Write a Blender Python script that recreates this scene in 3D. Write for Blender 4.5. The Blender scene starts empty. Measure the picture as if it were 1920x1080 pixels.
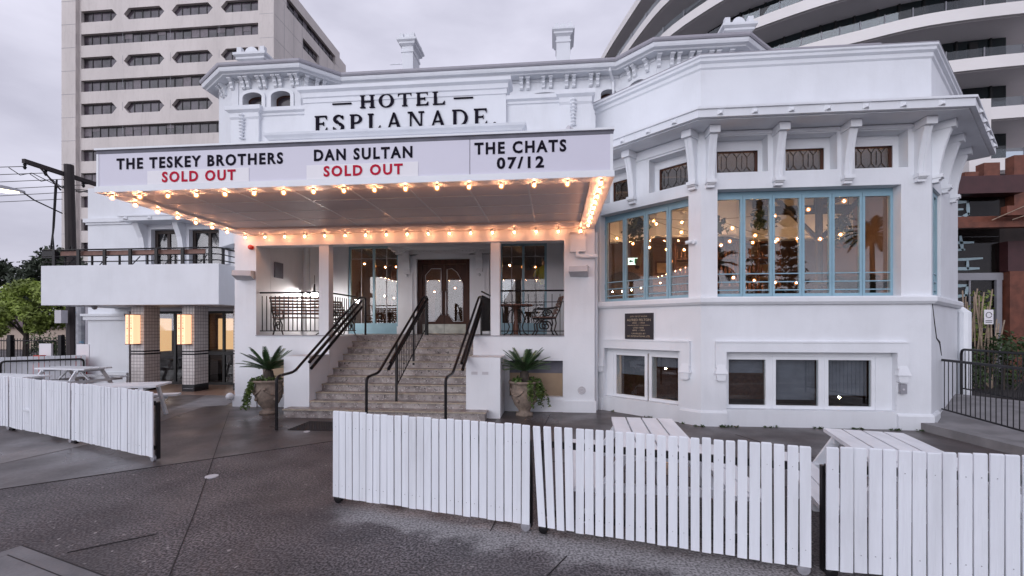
import bpy, bmesh, math, random
from mathutils import Matrix, Vector
R = math.radians
random.seed(7)
S = bpy.context.scene
COL = S.collection

# ------------------------------------------------------------------ camera
cam = bpy.data.objects.new('camera', bpy.data.cameras.new('camera')); COL.objects.link(cam)
cam.data.sensor_width = 36.0; cam.data.lens = 850 / 1920 * 36
cam.data.shift_y = 75 / 1920; cam.data.clip_start = 0.05; cam.data.clip_end = 4000
cam.location = (0, 0, 1.9); cam.rotation_euler = (R(90), 0, R(5.4))
S.camera = cam

# ------------------------------------------------------------------ world and sun
SUN_EL, SUN_AZ = R(15), R(206)            # azimuth clockwise from +Y: behind the camera, to its left
sd = Vector((math.sin(SUN_AZ) * math.cos(SUN_EL), math.cos(SUN_AZ) * math.cos(SUN_EL), math.sin(SUN_EL)))
W = bpy.data.worlds.new('World'); S.world = W; W.use_nodes = True
nt = W.node_tree; N = nt.nodes; LK = nt.links
for n in list(N): N.remove(n)
def wn(t, **kw):
    n = N.new(t)
    for k, v in kw.items(): setattr(n, k, v)
    return n
out = wn('ShaderNodeOutputWorld'); bg = wn('ShaderNodeBackground'); bg.inputs[1].default_value = 0.1
sky = wn('ShaderNodeTexSky', sky_type='NISHITA', sun_disc=False, sun_elevation=SUN_EL, sun_rotation=SUN_AZ, dust_density=4.0)
tc = wn('ShaderNodeTexCoord')
mp = wn('ShaderNodeMapping'); mp.inputs['Scale'].default_value = (1.0, 1.0, 2.6)
n1 = wn('ShaderNodeTexNoise'); n1.inputs['Scale'].default_value = 2.3; n1.inputs['Detail'].default_value = 6; n1.inputs['Roughness'].default_value = 0.5
cr = wn('ShaderNodeValToRGB'); e = cr.color_ramp.elements
e[0].position = 0.34; e[0].color = (5.6, 5.5, 6.7, 1); e[1].position = 0.62; e[1].color = (8.6, 8.45, 9.9, 1)
# brighter cloud towards the hidden sun (behind the camera)
dt = wn('ShaderNodeVectorMath', operation='DOT_PRODUCT'); dt.inputs[1].default_value = sd
mr = wn('ShaderNodeMapRange'); mr.inputs[1].default_value = -0.1; mr.inputs[2].default_value = 1.0; mr.inputs[3].default_value = 1.0; mr.inputs[4].default_value = 1.0
vm = wn('ShaderNodeVectorMath', operation='SCALE')
mx = wn('ShaderNodeMixRGB'); mx.inputs[0].default_value = 0.86
sx = wn('ShaderNodeSeparateXYZ'); LK.new(tc.outputs['Generated'], sx.inputs[0])
lo = wn('ShaderNodeMapRange', interpolation_type='SMOOTHSTEP'); lo.inputs[1].default_value = 0.03; lo.inputs[2].default_value = 0.26; lo.inputs[3].default_value = 1.0; lo.inputs[4].default_value = 0.0; LK.new(sx.outputs[2], lo.inputs[0])
dw = wn('ShaderNodeMapRange', interpolation_type='SMOOTHSTEP'); dw.inputs[1].default_value = 0.0; dw.inputs[2].default_value = 0.8; LK.new(dt.outputs['Value'], dw.inputs[0])
gm = wn('ShaderNodeMath', operation='MULTIPLY'); LK.new(lo.outputs[0], gm.inputs[0]); LK.new(dw.outputs[0], gm.inputs[1])
ga = wn('ShaderNodeMath', operation='ADD'); LK.new(mr.outputs[0], ga.inputs[0]); LK.new(gm.outputs[0], ga.inputs[1])
LK.new(tc.outputs['Generated'], mp.inputs[0]); LK.new(mp.outputs[0], n1.inputs['Vector']); LK.new(n1.outputs[0], cr.inputs[0])
LK.new(tc.outputs['Generated'], dt.inputs[0]); LK.new(dt.outputs['Value'], mr.inputs[0]); LK.new(cr.outputs[0], vm.inputs[0]); LK.new(ga.outputs[0], vm.inputs['Scale'])
LK.new(sky.outputs[0], mx.inputs[1]); LK.new(vm.outputs[0], mx.inputs[2]); LK.new(mx.outputs[0], bg.inputs[0]); LK.new(bg.outputs[0], out.inputs[0])
sl = bpy.data.lights.new('sun', 'SUN'); sl.energy = 0.92; sl.angle = R(45); sl.color = (0.88, 0.95, 1.10)
so = bpy.data.objects.new('sun', sl); COL.objects.link(so); so.rotation_euler = (-sd).to_track_quat('-Z', 'Y').to_euler()
S.view_settings.view_transform = 'Standard'; S.view_settings.look = 'None'; S.view_settings.gamma = 1; S.view_settings.exposure = 0.15
S.cycles.max_bounces = 6; S.cycles.diffuse_bounces = 3; S.cycles.transparent_max_bounces = 12
S.cycles.caustics_reflective = False; S.cycles.caustics_refractive = False; S.cycles.sample_clamp_indirect = 4.0
S.cycles.use_denoising = True

# ------------------------------------------------------------------ materials
def mat(name, col, rough=0.6, metal=0.0, var=0.12, scale=4.0, bump=0.0, bscale=60.0, spec=0.5, stretch=(1, 1, 1), col2=None, speck=None):
    m = bpy.data.materials.new(name); m.use_nodes = True
    t = m.node_tree; b = t.nodes['Principled BSDF']
    b.inputs['Roughness'].default_value = rough; b.inputs['Metallic'].default_value = metal
    b.inputs['Specular IOR Level'].default_value = spec
    g = t.nodes.new('ShaderNodeNewGeometry'); mpn = t.nodes.new('ShaderNodeMapping'); mpn.inputs['Scale'].default_value = stretch
    t.links.new(g.outputs['Position'], mpn.inputs[0])
    no = t.nodes.new('ShaderNodeTexNoise'); no.inputs['Scale'].default_value = scale; no.inputs['Detail'].default_value = 6
    t.links.new(mpn.outputs[0], no.inputs['Vector'])
    ra = t.nodes.new('ShaderNodeValToRGB'); c = tuple(col)
    lo = tuple(max(0, v * (1 - var)) for v in c) if col2 is None else col2
    ra.color_ramp.elements[0].position = 0.35; ra.color_ramp.elements[1].position = 0.62
    ra.color_ramp.elements[0].color = (*lo, 1); ra.color_ramp.elements[1].color = (*c, 1)
    t.links.new(no.outputs[0], ra.inputs[0]); last = ra.outputs[0]
    if speck:                         # (scale, threshold, colour)
        for sc_, th, sc_col in speck:
            v = t.nodes.new('ShaderNodeTexNoise'); v.inputs['Scale'].default_value = sc_; v.inputs['Detail'].default_value = 2
            t.links.new(g.outputs['Position'], v.inputs['Vector'])
            r2 = t.nodes.new('ShaderNodeValToRGB'); r2.color_ramp.elements[0].position = th; r2.color_ramp.elements[1].position = th + 0.05
            r2.color_ramp.elements[0].color = (0, 0, 0, 1); r2.color_ramp.elements[1].color = (1, 1, 1, 1)
            t.links.new(v.outputs[0], r2.inputs[0])
            mi = t.nodes.new('ShaderNodeMixRGB'); mi.inputs[2].default_value = (*sc_col, 1)
            t.links.new(r2.outputs[0], mi.inputs[0]); t.links.new(last, mi.inputs[1]); last = mi.outputs[0]
    t.links.new(last, b.inputs['Base Color'])
    if bump:
        nb = t.nodes.new('ShaderNodeTexNoise'); nb.inputs['Scale'].default_value = bscale; nb.inputs['Detail'].default_value = 4
        t.links.new(mpn.outputs[0], nb.inputs['Vector'])
        bp = t.nodes.new('ShaderNodeBump'); bp.inputs['Strength'].default_value = bump; bp.inputs['Distance'].default_value = 0.02
        t.links.new(nb.outputs[0], bp.inputs['Height']); t.links.new(bp.outputs[0], b.inputs['Normal'])
    return m
def emit(name, col, strength):
    m = bpy.data.materials.new(name); m.use_nodes = True; b = m.node_tree.nodes['Principled BSDF']
    b.inputs['Base Color'].default_value = (*col, 1); b.inputs['Emission Color'].default_value = (*col, 1); b.inputs['Emission Strength'].default_value = strength
    return m
def glass(name, tint=(0.9, 0.93, 0.93), ior=1.5, boost=1.6, rough=0.0):
    m = bpy.data.materials.new(name); m.use_nodes = True; t = m.node_tree
    for n in list(t.nodes): t.nodes.remove(n)
    o = t.nodes.new('ShaderNodeOutputMaterial'); mixn = t.nodes.new('ShaderNodeMixShader')
    tr = t.nodes.new('ShaderNodeBsdfTransparent'); tr.inputs[0].default_value = (*tint, 1)
    gl = t.nodes.new('ShaderNodeBsdfGlossy'); gl.inputs['Roughness'].default_value = rough; gl.inputs[0].default_value = (1, 1, 1, 1)
    lw = t.nodes.new('ShaderNodeLayerWeight'); lw.inputs[0].default_value = 0.5      # Schlick, the same from both sides of the pane
    pw_ = t.nodes.new('ShaderNodeMath'); pw_.operation = 'POWER'; pw_.inputs[1].default_value = 5; t.links.new(lw.outputs['Facing'], pw_.inputs[0])
    fr = t.nodes.new('ShaderNodeMath'); fr.operation = 'MULTIPLY_ADD'; fr.inputs[1].default_value = 0.96; fr.inputs[2].default_value = 0.04; t.links.new(pw_.outputs[0], fr.inputs[0])
    mu = t.nodes.new('ShaderNodeMath'); mu.operation = 'MULTIPLY'; mu.inputs[1].default_value = boost; mu.use_clamp = True
    t.links.new(fr.outputs[0], mu.inputs[0]); t.links.new(mu.outputs[0], mixn.inputs[0])
    t.links.new(tr.outputs[0], mixn.inputs[1]); t.links.new(gl.outputs[0], mixn.inputs[2]); t.links.new(mixn.outputs[0], o.inputs[0])
    return m
M = {}
M['white'] = mat('white painted render', (0.775, 0.80, 0.838), 0.55, var=0.06, scale=1.3, bump=0.10, bscale=26)
def weather(m, amt):
    t = m.node_tree; b = t.nodes['Principled BSDF']; src = b.inputs['Base Color'].links[0].from_socket
    g = t.nodes.new('ShaderNodeNewGeometry'); last = src
    for sc, st, p0, p1, k in ((1.0, (3.5, 3.5, .5), .50, .68, amt), (1.0, (2.2, 2.2, 1.4), .56, .64, amt * .6), (1.0, (30, 30, 3), .60, .72, amt * .8)):
        mpn = t.nodes.new('ShaderNodeMapping'); mpn.inputs['Scale'].default_value = st; t.links.new(g.outputs['Position'], mpn.inputs[0])
        n = t.nodes.new('ShaderNodeTexNoise'); n.inputs['Scale'].default_value = sc; n.inputs['Detail'].default_value = 7; n.inputs['Roughness'].default_value = .6; t.links.new(mpn.outputs[0], n.inputs['Vector'])
        r = t.nodes.new('ShaderNodeValToRGB'); r.color_ramp.elements[0].position = p0; r.color_ramp.elements[1].position = p1; r.color_ramp.elements[0].color = (1, 1, 1, 1); r.color_ramp.elements[1].color = (1 - k, 1 - k * 1.05, 1 - k * 1.1, 1); t.links.new(n.outputs[0], r.inputs[0])
        mi = t.nodes.new('ShaderNodeMixRGB'); mi.blend_type = 'MULTIPLY'; mi.inputs[0].default_value = 1; t.links.new(last, mi.inputs[1]); t.links.new(r.outputs[0], mi.inputs[2]); last = mi.outputs[0]
    t.links.new(last, b.inputs['Base Color'])
weather(M['white'], .035)
M['white2'] = mat('white gloss trim paint', (0.795, 0.82, 0.855), 0.4, var=0.04, scale=3, bump=0.04, bscale=30)
M['picket'] = mat('white painted timber', (0.785, 0.815, 0.87), 0.5, var=0.09, scale=9, bump=0.25, bscale=45, stretch=(1, 1, 0.08))
weather(M['picket'], .06)
M['tabletop'] = mat('white painted bench timber', (0.79, 0.815, 0.85), 0.45, var=0.12, scale=7, bump=0.2, bscale=30, stretch=(1, 0.3, 1))
M['soffit'] = mat('cream gloss ceiling paint', (0.80, 0.75, 0.76), 0.58, var=0.06, scale=2, spec=0.25)
M['fascia'] = mat('lavender white sign board', (0.66, 0.65, 0.745), 0.4, var=0.03, scale=1.2)
M['strip'] = mat('white sign strip', (0.80, 0.79, 0.82), 0.4, var=0.02)
M['ink'] = mat('dark navy lettering', (0.011, 0.009, 0.018), 0.7, var=0.1, spec=0.08)
M['redink'] = mat('red lettering', (0.52, 0.014, 0.045), 0.6, var=0.05, spec=0.1)
M['black'] = mat('black painted steel', (0.010, 0.009, 0.011), 0.4, var=0.3, scale=12, spec=0.3)
M['iron'] = mat('black cast iron', (0.012, 0.010, 0.010), 0.4, var=0.3, scale=20)
M['blue'] = mat('pale blue window paint', (0.26, 0.43, 0.52), 0.4, var=0.08, scale=5)
M['grey'] = mat('grey metal', (0.30, 0.30, 0.33), 0.45, var=0.1)
M['ltgrey'] = mat('light grey plastic', (0.55, 0.54, 0.57), 0.45, var=0.05)
M['gutter'] = mat('grey painted gutter', (0.36, 0.35, 0.39), 0.45, var=0.08)
M['stone'] = mat('worn terrazzo step', (0.40, 0.36, 0.345), 0.5, scale=5, bump=0.15, bscale=80, col2=(0.20, 0.17, 0.165),
                 speck=[(24, 0.60, (0.50, 0.47, 0.45)), (17, 0.64, (0.05, 0.042, 0.045))])
M['nosing'] = mat('worn stone nosing', (0.44, 0.38, 0.30), 0.5, var=0.35, scale=11)
M['urn'] = mat('weathered terracotta stone', (0.30, 0.235, 0.19), 0.8, var=0.35, scale=12, bump=0.4, bscale=40)
M['wood'] = mat('dark brown door timber', (0.075, 0.030, 0.020), 0.5, var=0.35, scale=14, stretch=(1, 1, 0.1), spec=0.25)
M['slat'] = mat('red brown bench slats', (0.17, 0.075, 0.05), 0.5, var=0.35, scale=14)
M['deckwood'] = mat('weathered reddish bench board', (0.25, 0.13, 0.10), 0.6, var=0.3, scale=6)
M['orangewood'] = mat('orange stained timber', (0.19, 0.062, 0.036), 0.55, var=0.4, scale=5, bump=0.1)
M['maroon'] = mat('dark maroon steel', (0.065, 0.02, 0.022), 0.45, var=0.2)
M['beige'] = mat('beige board', (0.42, 0.31, 0.21), 0.7, var=0.12)
M['int'] = mat('interior warm plaster', (0.19, 0.125, 0.11), 0.8, var=0.3, scale=1.1)
M['intdark'] = mat('interior dark timber', (0.035, 0.022, 0.018), 0.6, var=0.4, scale=3)
M['intfloor'] = mat('interior floor', (0.06, 0.045, 0.04), 0.5, var=0.3)
M['intbrown'] = mat('interior red brown wall', (0.14, 0.07, 0.05), 0.8, var=0.3, scale=2)
M['blind'] = mat('charcoal roller blind', (0.17, 0.17, 0.205), 0.8, var=0.2, scale=4)
M['tan'] = mat('tan precast concrete', (0.68, 0.63, 0.60), 0.8, var=0.12, scale=0.25, stretch=(1, 1, 0.3))
weather(M['tan'], .07)
M['towerglass'] = mat('dark bronze tower glazing', (0.085, 0.068, 0.085), 0.15, var=0.75, scale=0.6, spec=0.35)
M['mullion'] = mat('black mullion', (0.008, 0.008, 0.009), 0.5)
M['slab'] = mat('white concrete slab', (0.80, 0.775, 0.76), 0.6, var=0.05, scale=0.4)
M['soffgrey'] = mat('pale balcony soffit', (0.84, 0.80, 0.81), 0.8, var=0.06, scale=0.4)
M['aptglass'] = mat('dark teal apartment glazing', (0.010, 0.018, 0.021), 0.06, var=0.7, scale=0.5, spec=0.7)
M['bark'] = mat('bark', (0.075, 0.06, 0.05), 0.9, var=0.4, scale=8, bump=0.5)
M['leafbright'] = mat('bright green leaves', (0.31, 0.40, 0.08), 0.6, var=0.55, scale=1.1)
M['leafdark'] = mat('dark pine foliage', (0.055, 0.075, 0.045), 0.7, var=0.55, scale=0.6)
M['leafhedge'] = mat('hedge leaves', (0.045, 0.085, 0.022), 0.6, var=0.6, scale=2)
M['cycad'] = mat('cycad leaves', (0.060, 0.125, 0.050), 0.35, var=0.5, scale=8)
M['ivy'] = mat('trailing vine leaves', (0.105, 0.175, 0.035), 0.5, var=0.6, scale=14)
M['straw'] = mat('dry bamboo cane', (0.40, 0.30, 0.22), 0.6, var=0.35, scale=9)
M['pole'] = mat('dark creosoted pole', (0.045, 0.036, 0.038), 0.8, var=0.4, scale=5, stretch=(1, 1, 0.1))
M['galv'] = mat('galvanised steel with stickers', (0.36, 0.37, 0.40), 0.5, var=0.35, scale=5, speck=[(3.2, 0.60, (0.62, 0.60, 0.60)), (4.6, 0.64, (0.18, 0.32, 0.45))])
M['rust'] = mat('red plastic', (0.55, 0.035, 0.02), 0.4, var=0.15)
M['leaf_int'] = mat('indoor palm leaves', (0.035, 0.06, 0.035), 0.5, var=0.4, scale=5)
M['kerb'] = mat('grey concrete kerb', (0.27, 0.26, 0.265), 0.75, var=0.3, scale=2.5, bump=0.2)
M['joint'] = mat('dark pavement joint', (0.030, 0.026, 0.027), 0.9)
M['plaque'] = mat('black bronze plaque', (0.018, 0.014, 0.018), 0.4)
M['gold'] = mat('gold plaque lettering', (0.50, 0.40, 0.27), 0.4)
M['skin'] = mat('skin', (0.42, 0.26, 0.19), 0.5)
M['hivis'] = mat('yellow safety shirt', (0.55, 0.62, 0.05), 0.7)
M['navy'] = mat('navy trousers', (0.02, 0.022, 0.035), 0.8)
M['whitepaint'] = mat('white brush paint', (0.32, 0.43, 0.47), 0.5, var=0.1)
M['reflection'] = mat('pale polished kick plate', (0.55, 0.57, 0.50), 0.25, var=0.3, scale=5)
M['pink'] = mat('far pale render', (0.50, 0.40, 0.33), 0.8, var=0.1)
M['bulb'] = emit('marquee bulb filament', (1.0, 0.42, 0.20), 200.0)
M['bulbin'] = emit('festoon bulb filament', (1.0, 0.50, 0.22), 420.0)
def halo_globe_mat(name, col, k):
    m = bpy.data.materials.new(name); m.use_nodes = True; t = m.node_tree
    for n in list(t.nodes): t.nodes.remove(n)
    o = t.nodes.new('ShaderNodeOutputMaterial'); a = t.nodes.new('ShaderNodeAddShader'); tr = t.nodes.new('ShaderNodeBsdfTransparent'); em = t.nodes.new('ShaderNodeEmission')
    em.inputs[0].default_value = (*col, 1); em.inputs[1].default_value = k
    t.links.new(tr.outputs[0], a.inputs[0]); t.links.new(em.outputs[0], a.inputs[1]); t.links.new(a.outputs[0], o.inputs[0]); return m
M['halo_globe'] = halo_globe_mat('bulb glass with amber halo glow', (1.0, 0.34, 0.08), 0.75)  # glow of the shell imitates the orange halo round each lit bulb
M['porchlamp'] = emit('white porch lamp', (1.0, 0.92, 0.88), 330.0)
M['downlight'] = emit('warm downlight', (1.0, 0.58, 0.30), 26.0)
M['lit_tile'] = mat('floor tiles tinted by warm light', (0.30, 0.185, 0.135), 0.4, var=0.25, scale=5)
M['lightbox'] = emit('warm lit sign box', (1.0, 0.58, 0.34), 1.0)
M['lamp'] = emit('street lamp glow', (1.0, 0.86, 0.55), 6.0)
M['exit'] = emit('lit exit sign', (0.75, 0.95, 0.85), 2.0)
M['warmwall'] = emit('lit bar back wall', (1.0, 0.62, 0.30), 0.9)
M['glass'] = glass('window glass', boost=1.75)
M['clear'] = glass('clear balustrade glass', (0.85, 0.90, 0.92), boost=1.3)
M['shopglass'] = glass('dark shop glass', (0.6, 0.6, 0.6), boost=0.5)
M['darkglass'] = glass('smoked door glass', (0.86, 0.86, 0.86), boost=1.2)

def tile_mat(name):
    m = bpy.data.materials.new(name); m.use_nodes = True; t = m.node_tree; b = t.nodes['Principled BSDF']
    g = t.nodes.new('ShaderNodeNewGeometry'); sp = t.nodes.new('ShaderNodeSeparateXYZ'); t.links.new(g.outputs['Position'], sp.inputs[0])
    ad = t.nodes.new('ShaderNodeMath'); ad.operation = 'ADD'; t.links.new(sp.outputs[0], ad.inputs[0]); t.links.new(sp.outputs[1], ad.inputs[1])
    cb = t.nodes.new('ShaderNodeCombineXYZ'); t.links.new(ad.outputs[0], cb.inputs[0]); t.links.new(sp.outputs[2], cb.inputs[1])
    br = t.nodes.new('ShaderNodeTexBrick'); br.offset = 0.0; br.inputs['Scale'].default_value = 1.0
    br.inputs['Brick Width'].default_value = 0.1; br.inputs['Row Height'].default_value = 0.1; br.inputs['Mortar Size'].default_value = 0.006
    br.inputs['Color1'].default_value = (0.66, 0.62, 0.60, 1); br.inputs['Color2'].default_value = (0.58, 0.54, 0.52, 1); br.inputs['Mortar'].default_value = (0.16, 0.13, 0.13, 1)
    t.links.new(cb.outputs[0], br.inputs['Vector']); t.links.new(br.outputs[0], b.inputs['Base Color']); b.inputs['Roughness'].default_value = 0.3
    return m
M['tile'] = tile_mat('white square wall tile')
M['blacktile'] = mat('black glazed tile', (0.012, 0.012, 0.015), 0.15)

def ground_mat(name, dark, light, tint, fine, rough, patch=True, bloom=False):
    m = bpy.data.materials.new(name); m.use_nodes = True; t = m.node_tree; b = t.nodes['Principled BSDF']
    g = t.nodes.new('ShaderNodeNewGeometry')
    def noise(sc, det=4):
        n = t.nodes.new('ShaderNodeTexNoise'); n.inputs['Scale'].default_value = sc; n.inputs['Detail'].default_value = det
        t.links.new(g.outputs['Position'], n.inputs['Vector']); return n
    def ramp(src, p0, c0, p1, c1):
        r = t.nodes.new('ShaderNodeValToRGB'); r.color_ramp.elements[0].position = p0; r.color_ramp.elements[1].position = p1
        r.color_ramp.elements[0].color = (*c0, 1); r.color_ramp.elements[1].color = (*c1, 1); t.links.new(src, r.inputs[0]); return r.outputs[0]
    def mixc(mode, fac, a, bb):
        n = t.nodes.new('ShaderNodeMixRGB'); n.blend_type = mode
        if isinstance(fac, float): n.inputs[0].default_value = fac
        else: t.links.new(fac, n.inputs[0])
        t.links.new(a, n.inputs[1])
        if isinstance(bb, tuple): n.inputs[2].default_value = (*bb, 1)
        else: t.links.new(bb, n.inputs[2])
        return n.outputs[0]
    f = noise(fine, 3); base = ramp(f.outputs[0], *((0.42, dark, 0.60, light) if patch else (0.36, dark, 0.66, light)))
    p1 = noise(0.55, 5); base = mixc('MIX', ramp(p1.outputs[0], 0.42, (0, 0, 0), 0.66, (0.55, 0.55, 0.55)), base, tint)
    p2 = noise(1.7, 6); base = mixc('MULTIPLY', 0.75, base, ramp(p2.outputs[0], 0.33, (0.55, 0.55, 0.57), 0.60, (1.12, 1.1, 1.1)))
    if patch:
        p4 = noise(fine * 0.35, 2); base = mixc('MIX', ramp(p4.outputs[0], 0.68, (0, 0, 0), 0.73, (0.8, 0.8, 0.8)), base, (0.34, 0.32, 0.31))
    if bloom:                     # pale lime bloom left by water along the foot of the barriers
        dn = t.nodes.new('ShaderNodeVectorMath'); dn.operation = 'DOT_PRODUCT'; dn.inputs[1].default_value = (0.237, 0.9715, 0)
        t.links.new(g.outputs['Position'], dn.inputs[0])
        wob = noise(2.6, 6); ma = t.nodes.new('ShaderNodeMath'); ma.operation = 'MULTIPLY_ADD'; ma.inputs[1].default_value = 0.9
        t.links.new(wob.outputs[0], ma.inputs[0]); t.links.new(dn.outputs['Value'], ma.inputs[2])
        r_ = t.nodes.new('ShaderNodeMapRange'); r_.interpolation_type = 'SMOOTHSTEP'; r_.inputs[1].default_value = 4.02; r_.inputs[2].default_value = 4.24; t.links.new(ma.outputs[0], r_.inputs[0])
        r2_ = t.nodes.new('ShaderNodeMapRange'); r2_.interpolation_type = 'SMOOTHSTEP'; r2_.inputs[1].default_value = 4.45; r2_.inputs[2].default_value = 4.75; r2_.inputs[3].default_value = 1; r2_.inputs[4].default_value = 0; t.links.new(ma.outputs[0], r2_.inputs[0])
        sx = t.nodes.new('ShaderNodeSeparateXYZ'); t.links.new(g.outputs['Position'], sx.inputs[0])
        r3_ = t.nodes.new('ShaderNodeMapRange'); r3_.interpolation_type = 'SMOOTHSTEP'; r3_.inputs[1].default_value = -2.5; r3_.inputs[2].default_value = -1.8; r3_.inputs[4].default_value = 0.75; t.links.new(sx.outputs[0], r3_.inputs[0])
        m1 = t.nodes.new('ShaderNodeMath'); m1.operation = 'MULTIPLY'; t.links.new(r_.outputs[0], m1.inputs[0]); t.links.new(r2_.outputs[0], m1.inputs[1])
        m2 = t.nodes.new('ShaderNodeMath'); m2.operation = 'MULTIPLY'; t.links.new(m1.outputs[0], m2.inputs[0]); t.links.new(r3_.outputs[0], m2.inputs[1])
        pal = ramp(f.outputs[0], 0.34, (0.10, 0.095, 0.095), 0.60, (0.40, 0.385, 0.385)); base = mixc('MIX', m2.outputs[0], base, pal)
    t.links.new(base, b.inputs['Base Color'])
    p3 = noise(0.9, 4); t.links.new(ramp(p3.outputs[0], 0.35, (rough - 0.16,) * 3, 0.65, (rough + 0.14,) * 3), b.inputs['Roughness'])
    bp = t.nodes.new('ShaderNodeBump'); bp.inputs['Strength'].default_value = 0.35 if patch else 0.12; bp.inputs['Distance'].default_value = 0.01
    t.links.new(f.outputs[0], bp.inputs['Height']); t.links.new(bp.outputs[0], b.inputs['Normal'])
    return m
M['agg'] = ground_mat('exposed aggregate paving', (0.014, 0.011, 0.012), (0.165, 0.148, 0.155), (0.064, 0.051, 0.053), 46, 0.62, bloom=True)
M['conc'] = ground_mat('smooth damp concrete', (0.062, 0.053, 0.053), (0.105, 0.092, 0.092), (0.072, 0.052, 0.048), 26, 0.40, patch=False)
M['strippave'] = ground_mat('pale concrete strip', (0.15, 0.14, 0.14), (0.24, 0.225, 0.22), (0.17, 0.155, 0.15), 40, 0.6, patch=False)
M['pitlid'] = ground_mat('pit lid concrete', (0.15, 0.145, 0.15), (0.20, 0.195, 0.20), (0.17, 0.165, 0.17), 50, 0.6, patch=False)
M['lime'] = mat('pale lime bloom', (0.30, 0.29, 0.29), 0.8, var=0.5, scale=8, col2=(0.10, 0.09, 0.09), speck=[(60, 0.60, (0.05, 0.045, 0.045))])

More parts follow.
